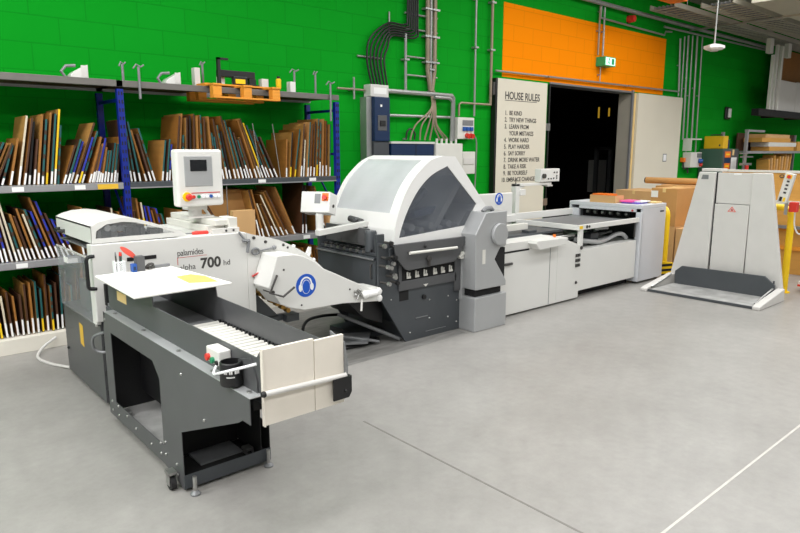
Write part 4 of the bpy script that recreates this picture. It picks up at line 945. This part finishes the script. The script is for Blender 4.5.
b = MB(); b.prism([(3.295,1.022),(3.275,1.022),(3.27,1.032),(3.285,1.048),(3.298,1.032)],'x',LX+.0015,LX+.0039); b.build('warning_symbol', M['redink'], li)
b = MB(); b.box(7.585,8.24,2.70,3.90,.018,.034); b.build('platform', M['worn'], li, bevel=.003)
MB().box(7.56,7.585,2.68,3.93,.004,.03).build('platform_lip', M['dark2'], li)
MB().prism([(2.70,.03),(3.88,.03),(3.885,.12),(3.885,.20),(3.80,.275),(2.80,.285),(2.68,.19),(2.68,.10)],'x',8.16,8.19).build('kick_plate', M['dark2'], li, bevel=.004)
for ya, yb in ((3.935,4.02),(2.60,2.685)):
    b = MB(); b.prism([(7.54,.0),(8.265,.0),(8.265,.15),(7.60,.055),(7.54,.04)],'y',ya,yb); b.build('side_arm', M['grey'], li, bevel=.01)
for y_ in (2.695,3.925): MB().tube([(7.64,y_,.05),(8.15,y_,.15)],.012).build('arm_rail', M['steel'], li)
MB().tube([(8.18,2.70,.05),(8.18,2.70,.24)],.01).build('kick_stay', M['dark2'], li)
b = MB(); b.box(8.40,8.57,3.5,3.75,1.495,1.53); b.build('rear_top_bracket', M['grey'], li, bevel=.004)

# yellow guard hoops at either side of the lift
def hoop(label, x0, y0, x1, y1, h):
    t = thing('guard_rail', label, 'rail', ((x0+x1)/2,(y0+y1)/2,0))
    d = Vector((x1-x0,y1-y0,0)); a = Vector((x0,y0,0)); c = Vector((x1,y1,0)); r = .12; u = d.normalized()
    path = [a, a+Vector((0,0,h-r))]+[a+u*(r-r*math.cos(R(q)))+Vector((0,0,h-r+r*math.sin(R(q)))) for q in (20,45,70,90)]
    path += [c-u*(r-r*math.cos(R(q)))+Vector((0,0,h-r+r*math.sin(R(q)))) for q in (90,70,45,20)]+[c+Vector((0,0,h-r)), c]
    MB().tube(path,.04,n=14).build('hoop_tube', M['gyellow'], t, smooth=True)
    MB().cyl(a,a+Vector((0,0,.012)),.07).cyl(c,c+Vector((0,0,.012)),.07).build('base_flange', M['gyellow'], t)
hoop('yellow steel guard hoop left of the grey lift', 8.9,4.41,9.0,4.95,.96)
hoop('yellow steel guard hoop right of the grey lift', 8.8,2.785,8.85,3.40,1.06)
sb = thing('striped_block','black and yellow striped corner guard at floor beside guard hoop','corner guard',(8.72,4.26,0))
MB().box(8.70,8.74,4.19,4.36,0,.20).build('guard_plate', M['gyellow'], sb)
q = MB()
for i in range(3): q.prism([(4.19,.02+.07*i),(4.36,-.02+.07*i if i else 0),(4.36,.015+.07*i),(4.19,.055+.07*i)],'x',8.698,8.70)
q.build('black_stripe', M['black'], sb)
# remote pendant, stop switch and cable on a post
rp = thing('pendant_control','white and yellow push button pendant hanging at right of lift','control',(8.45,2.74,1.15))
b = MB().obox((8.44,2.755,1.32),(.06,.105,.35),Matrix.Rotation(R(11),3,'X')).build('pendant_body', M['offwhite'], rp, bevel=.006)
Mr = Matrix.Rotation(R(11),3,'X')
pf = lambda y, z, v=.031: Vector((8.44,2.755,1.32))+Mr@Vector((-v,y,z))
MB().obox(pf(0,.135),(.004,.06,.045),Mr).build('yellow_plate', M['gyellow'], rp); MB().cyl(pf(0,.135),pf(0,.135,.05),.02).build('stop_button', M['red'], rp)
for k_ in range(4): MB().obox(pf(-.004,.08-.045*k_),(.004,.03,.022),Mr).build('push_button', M['ink'], rp)
MB().obox(pf(-.02,-.135),(.004,.025,.05),Mr).build('warning_label', M['gyellow'], rp); MB().obox(pf(.018,-.135),(.004,.03,.05),Mr).build('black_label', M['black'], rp)
MB().box(8.475,8.5,2.74,2.77,1.0,1.47).build('pendant_bracket', M['steel'], rp)
es = thing('emergency_switch','red emergency stop box clipped on yellow hoop right of lift','switch',(8.7,2.735,.99))
MB().box(8.665,8.76,2.70,2.785,1.02,1.14).build('switch_box', M['red'], es, bevel=.006)
MB().tube(smoothpath([(8.70,2.72,1.02),(8.70,2.72,.98),(8.70,2.71,.85),(8.70,2.66,.76),(8.70,2.60,.80),(8.72,2.58,.9)],6),.009).build('switch_cable', M['grey'], es, smooth=True)
# ------------------------------------------------------------------ goods behind the lift
carton('cardboard_box','large brown carton with white patch standing left behind lift',9.46,10.05,4.56,4.97,.62,1.19,labelpatch=(4.86,4.97,1.05,1.15),group=None)
carton('cardboard_box','brown carton under the white-patched one beside yellow hoop',9.46,10.05,4.56,4.97,.31,.6185,'card2')
carton('cardboard_box','lowest pale carton of the stack beside the striped guard',9.46,10.05,4.56,4.97,0,.3085,'card2')
carton('cardboard_box','pale low carton close behind the left lift edge',9.46,9.95,4.02,4.54,0,.60,'card2')
carton('cardboard_box','wide brown carton behind the feeder end housing',10.6,11.4,5.55,6.25,.55,1.06,'card2')
carton('cardboard_box','wide brown carton underneath the rear carton pile',10.6,11.4,5.55,6.25,0,.5485,'card')
carton('cardboard_box','tall brown carton between feeder housing and rolled tube',10.6,11.3,4.85,5.5,.0,1.165,'card')
tu = thing('cardboard_tube','long orange brown cardboard tube lying on top of cartons','tube',(10.95,5.5,1.18))
MB().cyl((10.93,5.85,1.236),(10.93,4.62,1.236),.055,n=20).build('tube_body', M['card'], tu, smooth=True); MB().cyl((10.93,5.851,1.236),(10.93,5.87,1.236),.05).build('end_cap', M['black'], tu)
pk = thing('board_stack','flat stack of pale boards lying along carton tops','boards',(10.95,5.2,1.17))
MB().box(10.75,11.2,4.66,5.48,1.1665,1.18).build('stack', M['ltwood'], pk)
carton('cardboard_box','brown carton behind lift supporting the tube front end',10.6,11.2,4.28,4.84,0,1.165,'card2')
# varnished crate behind the lift
cr = thing('wooden_crate','varnished wooden crate panel with white top rail behind lift','crate',(10.5,3.2,0))
MB().box(10.2,10.23,2.5,4.24,0,1.44).build('crate_side', M['woodp'], cr, bevel=.004); MB().box(10.23,11.0,2.5,4.24,0,.06).build('crate_floor', M['ltwood'], cr)
MB().box(10.19,10.25,2.48,4.26,1.441,1.475).build('top_rail', M['offwhite'], cr); MB().box(10.17,10.199,2.5,3.63,1.0,1.05).build('middle_rail', M['offwhite'], cr)
MB().box(11.0,11.03,2.5,4.24,0,1.44).build('crate_side', M['woodp'], cr)
q = MB()
for y in (3.9,3.62,3.40,2.95):
    q.tube([(10.185,y+.03*math.cos(a*math.pi/5),1.395+.02*math.sin(a*math.pi/5)) for a in range(10)]+[(10.185,y+.03,1.395)],.006,n=5)
q.tube([(10.185,3.62+.03*math.cos(a*math.pi/5),1.22+.025*math.sin(a*math.pi/5)) for a in range(10)]+[(10.185,3.65,1.22)],.006,n=5).tube([(10.185,3.59,1.22),(10.185,3.53,1.22)],.006,n=5)
q.build('painted_mark', M['ink'], cr)
MB().box(10.1,10.19,2.8,3.5,.66,.70).build('grey_ledge', M['mid'], cr)
q = MB()
for z in (.35,.62): q.box(10.17,10.2,2.5,3.55,z,z+.05)
q.build('batten', M['wood'], cr)
# cart at the right edge
ct = thing('hand_cart','low grey cart with red fittings cut by right photo edge','cart',(9.1,2.6,0))
MB().box(8.95,9.45,2.3,2.68,.09,.14).build('cart_bed', M['grey'], ct, bevel=.006); MB().box(8.94,8.95,2.3,2.68,.075,.10).build('red_edge', M['red'], ct)
MB().box(9.05,9.30,2.42,2.62,.1405,.42).cyl((9.1,2.6,.42),(9.1,2.6,.5),.03).cyl((9.2,2.5,.42),(9.2,2.5,.55),.05).build('pump_body', M['silver'], ct, bevel=.01)
for x in (9.0,9.38):
    for y in (2.36,2.62): MB().cyl((x,y-.015,.037),(x,y+.015,.037),.037,n=16).build('wheel', M['rubber'], ct, smooth=True)
pt = thing('low_pallet','small wooden pallet on floor behind cart at the right edge','pallet',(10.0,2.4,0))
MB().box(9.6,10.15,2.0,2.75,.10,.12).build('deck', M['wood'], pt)
for y in (2.05,2.4,2.7): MB().box(9.6,10.15,y-.04,y+.04,0,.0995).build('runner', M['wood'], pt)

# electrical cabinet in the corner
ec = thing('metal_cabinet','dark green grey metal cabinet with orange stickers near right shelving','cabinet',(15.75,6.65,0))
MB().box(15.41,16.28,6.435,6.97,.0,1.80).build('cabinet_body', M['cabinet'], ec, bevel=.01)
cdoor = MB().box(15.43,16.27,6.42,6.4345,.05,1.78).build('cabinet_door', M['dark'], ec, bevel=.004)
for z0, z1, mm in ((1.60,1.74,'orange'),(1.475,1.595,'navy'),(1.33,1.47,'orange')): MB().box(15.50,15.80,6.416,6.42,z0,z1).build('sticker', M[mm], cdoor)
MB().box(15.55,15.75,6.414,6.416,1.655,1.69).box(15.55,15.75,6.414,6.416,1.385,1.42).build('sticker_symbol', M['gyellow'], cdoor)
MB().box(15.86,16.16,6.415,6.42,1.30,1.60).build('notice_sheet', M['paper'], cdoor); MB().box(15.90,15.98,6.41,6.42,1.65,1.78).build('handle', M['tan'], cdoor)
bx = thing('toolbox','yellow metal toolbox on top of the dark green cabinet','toolbox',(15.6,6.65,1.801))
MB().box(15.45,15.70,6.45,6.90,1.801,2.09).build('box_body', M['toolyellow'], bx, bevel=.015); MB().box(15.442,15.45,6.52,6.55,1.86,1.90).build('clasp', M['ink'], bx); MB().tube([(15.57,6.55,2.09),(15.57,6.55,2.12),(15.57,6.8,2.12),(15.57,6.8,2.09)],.012).build('carry_handle', M['ink'], bx)
tc_ = thing('blue_canister','blue canister beside yellow toolbox on the cabinet','canister',(15.88,6.6,1.801))
MB().lathe((15.88,6.6,1.801),[(.10,0),(.10,.2),(.05,.24),(.05,.26)]).build('canister_body', M['navy'], tc_, smooth=True)
pv = thing('bench_vice','grey vice with red handle on bracket right of the cabinet','vice',(16.6,6.2,0))
MB().cyl((16.05,6.2,0),(16.05,6.2,1.40),.03).build('post', M['mid'], pv); MB().box(15.9,16.4,6.16,6.24,1.42,1.47).cyl((16.1,6.2,1.40),(16.1,6.2,1.70),.03).box(15.85,16.5,6.18,6.22,1.60,1.63).box(15.8,16.2,6.18,6.22,1.68,1.71).build('jaw', M['steel'], pv)
MB().cyl((16.05,6.13,1.30),(16.05,6.13,1.42),.04).build('red_handle', M['red'], pv)

# shelving at the right end
rs = thing('storage_shelf','grey steel storage shelf loaded with wood at right end','shelf',(18.6,6.6,0))
for x in (16.33,21.2):
    for y in (6.3,6.85): MB().box(x-.04,x+.04,y-.03,y+.03,0,2.20).build('post', M['rackgrey'], rs)
MB().box(16.29,17.3,6.26,6.34,2.201,2.25).build('beam', M['rackgrey'], rs)
for z in (1.75,.9):
    MB().box(16.38,21.15,6.27,6.33,z-.06,z).build('beam', M['rackgrey'], rs); MB().box(16.38,21.16,6.34,6.88,z-.03,z-.002).build('shelf_board', M['rackgrey'], rs)
MB().box(17.2,21.16,6.86,6.88,1.76,2.2).build('back_panel', M['ply3'], rs)
def slab(name, label, x0, x1, y0, y1, z0, z1, m, cat='board', group=None):
    t = thing(name, label, cat, ((x0+x1)/2,(y0+y1)/2,z0), group); MB().box(x0,x1,y0,y1,z0,z1).build(name+'_body', M[m], t, bevel=.004); return t
slab('wood_board','lowest brown board on the upper deck of right shelf',17.95,19.7,6.36,6.8,1.752,1.86,'woodp')
slab('white_board','white coated board in the middle of the right shelf pile',17.90,19.85,6.36,6.8,1.8605,1.97,'offwhite')
slab('wood_board','long brown board above the white one on right shelf',17.45,19.4,6.36,6.8,1.9705,2.08,'woodp')
slab('wood_board','short topmost brown board of the right shelf pile',17.65,19.3,6.36,6.8,2.0805,2.17,'ltwood')
slab('wood_board','short brown board on right shelf cut by photo edge',19.95,21.0,6.36,6.8,1.752,2.0,'woodp')
for i in range(9):
    x = 18.1+.17*i; h = rnd.uniform(.42,.6)
    t = thing('wood_offcut','%s upright wood offcut, %s from the left on right lower shelf' % ('pale','%s' % ORD(i+1)),'wood offcut',(x,6.4,.902+.0),'wood offcuts on the right shelf')
    MB().obox((x+.5*math.sin(R(-8+2*i))*h,6.5,.905+(h+.2)/2),(.06,.3,h+.2),Matrix.Rotation(R(-8+2*i),3,'Y')).build('offcut_body', M['ltwood' if i%2 else 'woodp'], t)
# high shelf with metal sheets
hs = thing('high_shelf','high dark shelf on wall at top right holding white sheets','shelf',(19.5,6.5,2.62))
MB().box(16.85,22.5,6.28,6.45,2.60,2.76).build('shelf_deck', M['blackhole'], hs)
for x in (18.9,20.6): MB().box(x,x+.08,6.451,6.985,2.62,2.74).build('bracket_arm', M['blackhole'], hs)
MB().box(18.0,22.5,6.55,6.70,2.70,2.76).build('rear_beam', M['blackhole'], hs)
for x, zt_ in ((17.44,4.05),(17.66,4.3),(17.96,4.3)): MB().box(x,x+.11,6.28,6.34,2.761,zt_).build('white_post', M['offwhite'], hs)
for x in (17.12,18.3): MB().box(x,x+.2,6.26,6.36,4.06,4.40).build('post_head', M['offwhite'], hs)
slab('metal_sheet','big white metal sheet leaning on the high shelf',17.62,19.45,6.36,6.40,2.765,3.52,'grey','sheet')
slab('metal_sheet','second white sheet at right photo edge on high shelf',19.47,21.3,6.36,6.40,2.765,3.54,'grey','sheet')
slab('wood_sheet','brown wood sheet standing behind white sheets on high shelf',18.75,22.4,6.6,6.66,2.765,4.35,'ply','sheet')

# ------------------------------------------------------------------ wall services
WF = WY-.008
def wtube(name, label, pts, r, m='alu', cat='conduit', group=None, clips=()):
    t = thing(name, label, cat, pts[0], group)
    MB().tube(pts,r).build('pipe', M[m], t, smooth=True)
    if not clips:
        a_, b_ = Vector(pts[0]), Vector(pts[1]); mid = a_.lerp(b_,.5); MB().box(mid.x-.02,mid.x+.02,mid.y,WF,mid.z-.012,mid.z+.012).build('clip', M['alu'], t)
    for c in clips:
        MB().box(c[0]-r*2.2,c[0]+r*2.2,WF-.09,WF,c[1]-.012,c[1]+.012).build('clip', M['alu'], t)
    return t
yy = WY-.06
wtube('conduit','brown vertical conduit left of twin, behind cable fan',[(6.53,yy,4.9),(6.54,yy,2.9),(6.60,yy,2.6)],.03,'tube',clips=((6.53,3.72),(6.53,3.35),(6.54,3.0)))
wtube('conduit','pale grey vertical conduit between two brown ones',[(6.60,yy,4.9),(6.60,yy,2.6)],.022,'alu',clips=((6.6,2.9),))
wtube('conduit','brown vertical conduit right of the pale grey one',[(6.68,yy,4.9),(6.68,yy,2.9),(6.63,yy,2.6)],.03,'tube',clips=((6.68,3.72),(6.68,3.35),(6.68,3.0)))
wtube('conduit','thin vertical conduit running down to the socket box',[(7.54,yy,4.9),(7.54,yy,2.28)],.016,'alu',clips=((7.54,3.3),(7.54,4.0)))
wtube('conduit','brown vertical conduit just left of the orange wall area',[(7.91,yy,4.9),(7.91,yy,2.46)],.022,'tube',clips=((7.91,3.3),(7.91,4.0)))
wtube('conduit','short horizontal conduit bent down to socket box',[(7.92,yy,2.47),(7.24,yy,2.47),(7.20,yy,2.44),(7.20,yy,2.27)],.016,'tube')
wtube('conduit','horizontal conduit above the double doorway dropping at right',[(8.02,yy,3.0),(14.05,yy,3.03),(14.10,yy,3.0),(14.10,yy,2.93)],.016,'alu',clips=((9.4,3.005),(12.0,3.02),(13.2,3.025)))
wtube('conduit','vertical perforated strip below the black cables',[(6.12,yy,3.34),(6.12,yy,2.58)],.02,'alu',clips=((6.12,3.0),))
wtube('conduit','upper horizontal cable channel from blue panel bending down',[(5.78,yy,2.56),(7.04,yy,2.56),(7.07,yy,2.53),(7.07,yy,1.9)],.033,'alu')
wtube('conduit','second inner channel bending down beside the cable fan',[(6.62,yy-.07,2.515),(6.93,yy-.07,2.515),(6.99,yy-.07,2.46),(6.97,yy-.07,1.9)],.024,'alu')
wtube('conduit','middle horizontal rail crossing the cable fan',[(5.82,yy,2.235),(7.02,yy,2.245)],.02,'alu')
for i, z in enumerate((3.62,3.42,3.05,2.80)):
    wtube('cable_rail',['short bar joining cables and twin conduits near the top','second short bar below the cable bend','third short bar from the top','lowest short bar between strip and conduits'][i],[(6.12,yy+.02,z),(6.75,yy+.02,z)],.012,'alu','rail')
for i in range(6):
    dx = i*.042
    p = [(6.155+dx*.9,yy,4.9),(6.155+dx*.9,yy,3.62-.012*i),(6.10+dx,yy,3.46-.03*i),(5.80+.4*dx,yy,3.44-.03*i),(5.50+dx*1.4,yy,3.22-.02*i),(5.44+dx*1.4,yy,2.95),(5.50+dx*1.3,yy-.02,2.615)]
    wtube('black_cable','thick black supply cable, %s from left entering the blue panel' % ORD(i+1),smoothpath(p,7),.0135,'black','cable','black supply cables above the blue panel')
for i, (x, z, v) in enumerate(((5.86,3.47,1),(5.45,2.98,0))):
    wtube('cable_clamp',('upright perforated clamp across the black cable bend','level clamp across the black cables above panel')[i],[(x,WY-.02,z-.17),(x,WY-.02,z+.13)] if v else [(x-.14,WY-.02,z),(x+.28,WY-.02,z)],.012,'alu','clamp')
wtube('conduit','horizontal conduit end left of the blue panel',[(4.95,yy,2.545),(5.4,yy,2.545)],.014,'tube')
wtube('conduit','vertical stub crossing conduit left of blue panel',[(5.22,yy,2.70),(5.22,yy,2.42)],.014,'alu')
# panel boxes
ep = thing('switch_panel','tall navy blue switch panel with grey head under black cables','switch panel',(5.62,6.9,1.0))
MB().box(5.42,5.73,6.84,6.995,2.46,2.62).build('head_box', M['grey'], ep, bevel=.008); MB().box(5.47,5.69,6.838,6.84,2.50,2.58).build('head_label', M['paper'], ep)
MB().box(5.45,5.72,6.80,6.995,1.88,2.459).build('panel_body', M['navy'], ep, bevel=.008)
MB().box(5.505,5.66,6.795,6.80,2.02,2.22).build('switch_plate', M['dark'], ep, bevel=.006); MB().box(5.54,5.63,6.785,6.795,2.08,2.15).build('switch_handle', M['black'], ep)
MB().box(5.55,5.58,6.797,6.80,2.33,2.36).build('indicator', M['paper'], ep); MB().box(5.36,5.445,6.86,6.995,1.0,2.455).build('side_channel', M['alu'], ep)
MB().box(5.45,5.72,6.82,6.995,1.0,1.879).build('lower_box', M['dark2'], ep, bevel=.008)
jb = thing('junction_box','wide navy blue junction boxes in row behind the machine hood','junction box',(6.2,6.9,1.4))
MB().box(5.74,6.55,6.80,6.995,1.40,1.85).build('blue_box', M['navy'], jb, bevel=.008); MB().box(5.73,6.56,6.79,6.995,1.851,1.88).build('box_lid', M['grey'], jb); MB().box(6.19,6.20,6.797,6.80,1.40,1.86).build('box_joint', M['black'], jb)
jw = thing('white_junction_box','white wall box right of navy boxes under the cable fan','junction box',(6.97,6.9,1.4))
MB().box(6.57,7.13,6.78,6.995,1.40,1.86).build('box_body', M['offwhite'], jw, bevel=.01)
for i in range(5): MB().cyl((6.68+.1*i,6.88,1.86),(6.68+.1*i,6.88,1.93),.018).build('cable_gland', M['grey'], jw)
gb = thing('grey_wall_box','small grey white wall box right of the junction boxes','junction box',(7.42,6.9,1.4))
MB().box(7.2,7.49,6.85,6.995,1.40,1.74).build('box_body', M['offwhite'], gb, bevel=.01); MB().box(7.22,7.47,6.84,6.85,1.55,1.64).build('box_face', M['grey'], gb)
fan = [(6.30,6.22),(6.42,6.40),(6.55,6.50),(6.63,6.60),(6.66,6.78),(6.70,6.88),(6.72,6.95)]
for i, (a_, c_) in enumerate(fan):
    p = [(6.60+.012*i,yy,2.62),(6.60+.015*i,yy-.02,2.36),(a_,yy-.02,2.12),(c_,yy,1.94),(c_,yy,1.905)]
    wtube('fan_cable','thin brown cable, %s from left fanning down to boxes' % ORD(i+1),smoothpath(p,6),.012,'tube','cable','cables fanning down to the junction boxes')
wtube('cable_loop','small dark cable loop on top of the navy boxes',smoothpath([(6.13,yy,1.91),(6.15,yy,2.02),(6.22,yy,2.06),(6.30,yy,2.0),(6.29,yy,1.91)],6),.012,'black','cable')
so = thing('socket_box','white socket box with blue and red outlets beside rules door','socket box',(7.33,6.9,1.95))
MB().box(7.10,7.46,6.86,6.995,1.93,2.25).build('box_body', M['offwhite'], so, bevel=.008); MB().box(7.20,7.43,6.853,6.86,2.13,2.21).build('breaker_window', M['mid'], so)
for k_ in range(3): MB().box(7.20+.08*k_,7.26+.08*k_,6.835,6.86,2.05,2.11).build('blue_outlet', M['bluep'], so, bevel=.004)
for k_ in range(2): MB().cyl((7.29+.09*k_,6.86,1.985),(7.29+.09*k_,6.80,1.97),.036).build('red_outlet', M['red'], so)
wtube('conduit','cable hanging down from the socket box to floor',smoothpath([(7.50,yy,2.0),(7.60,yy,1.9),(7.60,yy,1.5),(7.58,yy,1.0)],6),.012,'alu','cable')
s2 = thing('socket_box','grey white socket box with blue and red plugs behind lift','socket box',(15.05,6.9,1.38))
MB().box(14.63,15.17,6.80,6.995,1.38,1.72).build('box_body', M['offwhite'], s2, bevel=.008); MB().box(14.93,15.14,6.79,6.80,1.60,1.70).build('breaker_window', M['mid'], s2)
MB().cyl((15.02,6.80,1.53),(15.06,6.72,1.52),.05).build('blue_plug', M['bluep'], s2); MB().cyl((15.08,6.80,1.44),(15.11,6.75,1.43),.04).build('red_outlet', M['red'], s2)
sh2 = thing('wall_bracket','small white bracket shelf above right socket box','bracket',(14.85,6.9,1.9))
MB().box(14.6,15.1,6.8,6.995,2.0,2.03).box(14.6,14.62,6.8,6.995,1.75,2.0).build('bracket_body', M['offwhite'], sh2)
orl = thing('orange_plug','orange plug hanging on wall beside the right door leaf','plug',(14.55,6.93,1.5))
MB().box(14.52,14.60,6.9,6.995,1.50,1.60).build('plug_body', M['orange'], orl, bevel=.01); MB().tube(smoothpath([(14.56,6.94,1.50),(14.6,6.93,1.35),(14.75,6.93,1.4),(14.8,6.93,1.25)],5),.02).build('plug_cable', M['ink'], orl)
xs = [(14.0,4.18,1.3),(14.19,4.24,1.3),(14.36,4.28,2.0),(14.56,4.30,1.7),(14.78,4.32,2.03),(15.03,4.32,1.72)]
for i, (x, zt_, zb_) in enumerate(xs):
    if i == 0: zb_ = 3.03
    wtube('conduit','long vertical conduit right of orange area, %s from left' % ORD(i+1),[(x+.10,yy,zb_),(x,yy,zt_-.05)],.017 if i%2 else .022,'alu','conduit','vertical conduits right of the orange area')
wtube('conduit','long horizontal pipe along wall top under the ceiling',[(9.5,yy-.04,4.40),(18.7,yy-.04,4.40)],.04,'alu','pipe',clips=())
wtube('conduit','second lower pipe along wall top at right',[(13.2,yy-.04,4.27),(18.6,yy-.04,4.33)],.022,'alu','pipe')
wtube('conduit','pipe dropping and stepping along top of orange area',[(10.9,yy,4.38),(10.9,yy,4.16),(13.3,yy,4.12),(13.35,yy,4.2),(13.6,yy,4.22)],.018,'alu','pipe')
wtube('conduit','left twin of vertical pipes inside the orange area',[(10.87,yy,4.36),(10.87,yy,3.5)],.018,'tube','conduit')
wtube('conduit','right twin of vertical pipes ending over exit sign',[(11.02,yy,4.36),(11.03,yy,3.5)],.018,'alu','conduit')
wtube('sign_rod','thin stem hanging from exit sign down to the conduit',[(10.98,yy,3.30),(10.98,yy,3.01)],.01,'alu','stem')
xg = thing('exit_sign','glowing green and white exit sign on the orange wall','exit sign',(11.08,6.9,3.3))
xb = MB().box(10.9,11.26,6.80,6.994,3.305,3.47).build('sign_case', M['exitg'], xg, bevel=.005); MB().box(10.92,11.24,6.797,6.80,3.32,3.455).build('sign_face', M['exit'], xg)
q = MB(); q.ball((11.03,6.795,3.43),.014).tube([(11.03,6.795,3.415),(11.02,6.795,3.38),(11.05,6.795,3.345)],.007).tube([(11.02,6.795,3.38),(10.99,6.795,3.35)],.007).box(11.12,11.20,6.794,6.797,3.335,3.44); q.build('running_figure', M['exitg'], xg)
em = thing('emergency_lamp','black oval emergency lamp on the green wall at right','lamp',(16.75,6.95,2.68))
MB().box(16.62,16.88,6.93,6.994,2.52,2.82).build('backplate', M['black'], em, bevel=.05); MB().box(16.68,16.82,6.89,6.93,2.56,2.78).build('lens', M['paper'], em, bevel=.02)
bl = thing('alarm_bell','red round alarm bell high on the wall above orange area','bell',(11.95,6.9,4.27))
MB().cyl((11.95,6.995,4.27),(11.95,6.86,4.27),.075,.06,n=18).build('bell_dome', M['red'], bl, smooth=True); MB().box(11.9,12.0,6.98,6.996,4.2,4.34).build('bell_plate', M['black'], bl)
hk = thing('handset','black wall phone handset left of rules door','handset',(7.98,6.95,2.7))
MB().box(7.93,8.05,6.9,6.994,2.62,2.82).build('handset_body', M['ink'], hk, bevel=.01)

# hanging sensor lamp
sl = thing('pendant_sensor','white hexagonal pendant unit hanging on rod before green wall','pendant',(12.41,5.5,3.57))
MB().lathe((12.41,5.5,3.575),[(.13,0),(.18,.03),(.18,.075),(.05,.11)],n=6).build('sensor_body', M['hoodwhite'], sl); MB().cyl((12.41,5.5,3.69),(12.41,5.5,4.95),.016).build('hanging_rod', M['alu'], sl)
MB().cyl((12.41,5.5,3.555),(12.41,5.5,3.575),.07).build('sensor_eye', M['grey'], sl)

# ceiling services
dt = thing('air_duct','large rectangular grey air duct under the ceiling at right','duct',(17.5,4.6,4.2))
MB().box(12.6,23,3.9,5.0,4.33,4.80).build('duct_body', M['duct'], dt, bevel=.01)
q = MB()
for x in (14.2,15.8,17.4,19.0,20.6,22.2): q.box(x,x+.05,3.87,5.03,4.30,4.83)
q.build('duct_flange', M['duct'], dt)
for x in (13.5,18.2): MB().cyl((x,4.45,4.80),(x,4.45,4.95),.012).build('hanger', M['alu'], dt)
def tray(label, y, z, x0, x1, w=.5):
    t = thing('cable_tray', label, 'cable tray', (x0,y,z))
    MB().box(x0,x1,y-w/2,y-w/2+.02,z,z+.09).box(x0,x1,y+w/2-.02,y+w/2,z,z+.09).build('side_rail', M['duct'], t)
    q = MB(); x = x0+.1
    while x < x1: q.box(x,x+.03,y-w/2+.02,y+w/2-.02,z,z+.015); x += .22
    q.build('rungs', M['duct'], t)
    q = MB()
    for i in range(5): q.tube([(x0,y-w/2+.08+.08*i,z+.035),(x1,y-w/2+.08+.08*i,z+.035)],.018,n=6)
    q.build('laid_cables', M['mid'], t)
    for k in range(4):
        xx = x0+.5+(x1-x0-1)*k/3; MB().cyl((xx,y-w/2+.01,z+.09),(xx,y-w/2+.01,4.95),.008,n=6).build('hanger', M['alu'], t)
tray('ladder cable tray nearest the green wall under the ceiling',6.45,4.42,12.2,22,.5)
tray('ladder cable tray beside the air duct under ceiling',5.6,4.40,12.6,23,.6)
slab('duct_section','orange painted duct section under ceiling near orange wall',10.9,11.75,5.75,6.05,4.37,4.45,'orange','duct')
wtube('conduit','crosswise pipe under the ceiling near the cable trays',[(14.5,3.5,4.36),(14.5,6.9,4.36)],.02,'alu','pipe')
DS = bpy.data.objects['duct_section']
for x_ in (11.1,11.6): MB().cyl((x_,5.9,4.45),(x_,5.9,4.95),.01).build('hanger', M['alu'], DS)
slab('ceiling_beam','grey steel beam crossing under the ceiling at far right',18.5,18.8,-2,6.9,4.81,4.945,'duct','beam')

# inside the dark room
tl_ = thing('lamp_strip','left yellow lit lamp strip in the dark doorway','lamp',(15.92,10,2.6))
MB().box(15.88,15.90,10,10.04,2.64,2.93).build('strip', M['lampglow'], tl_)
tl_ = thing('lamp_strip','right yellow lit lamp strip in the dark doorway','lamp',(16.4,10,2.6))
MB().box(16.39,16.41,10,10.04,2.70,2.93).build('strip', M['lampglow'], tl_)
gf = thing('machine_frame','dim grey machine frame standing inside the dark room','frame',(16.3,10.2,0))
MB().box(15.9,15.98,10,10.1,0,1.86).box(16.6,16.68,10,10.1,0,1.86).box(15.9,16.68,10,10.1,1.78,1.86).build('frame', M['mid'], gf); MB().box(16.1,16.55,10.1,10.4,.6,1.5).build('frame_body', M['offwhite'], gf)

# ------------------------------------------------------------------ light and camera
w = bpy.data.worlds.new('world'); S.world = w; w.use_nodes = True
w.node_tree.nodes['Background'].inputs['Color'].default_value = (1,1,1,1); w.node_tree.nodes['Background'].inputs['Strength'].default_value = .3
def area(x, y, z, sx, sy, e, rot=(0,0,0), col=(1,.992,.99)):
    l = bpy.data.lights.new('ceiling_lamp','AREA'); l.shape = 'RECTANGLE'; l.size = sx; l.size_y = sy; l.energy = e; l.color = col
    o = bpy.data.objects.new('ceiling_lamp', l); COL.objects.link(o); o.location = (x,y,z); o.rotation_euler = rot
for x in (-3,1,5,9,13):
    for y, e in ((-4.2,22),(-1.2,70),(1.6,88),(4.4,96)): area(x,y,4.85,3.6,.8,e*{-3:2.3,1:1.2,5:.76,9:1.12,13:1.25}[x])
for x in (17,21):
    area(x,3.2,4.85,3.6,.6,170); area(x,-2,4.85,3.6,.6,60)
cam = bpy.data.cameras.new('camera'); co = bpy.data.objects.new('camera', cam); COL.objects.link(co)
cam.sensor_width = 36; cam.sensor_fit = 'HORIZONTAL'; cam.lens = 28.8; cam.clip_end = 100; cam.clip_start = .05
co.location = (0,0,1.75); co.rotation_euler = (R(90-10.23),0,R(-40.93)); S.camera = co
v = S.view_settings; v.view_transform = 'Standard'; v.look = 'None'; v.gamma = 1; v.exposure = -0.08
try: v.use_curve_mapping = False
except Exception: pass
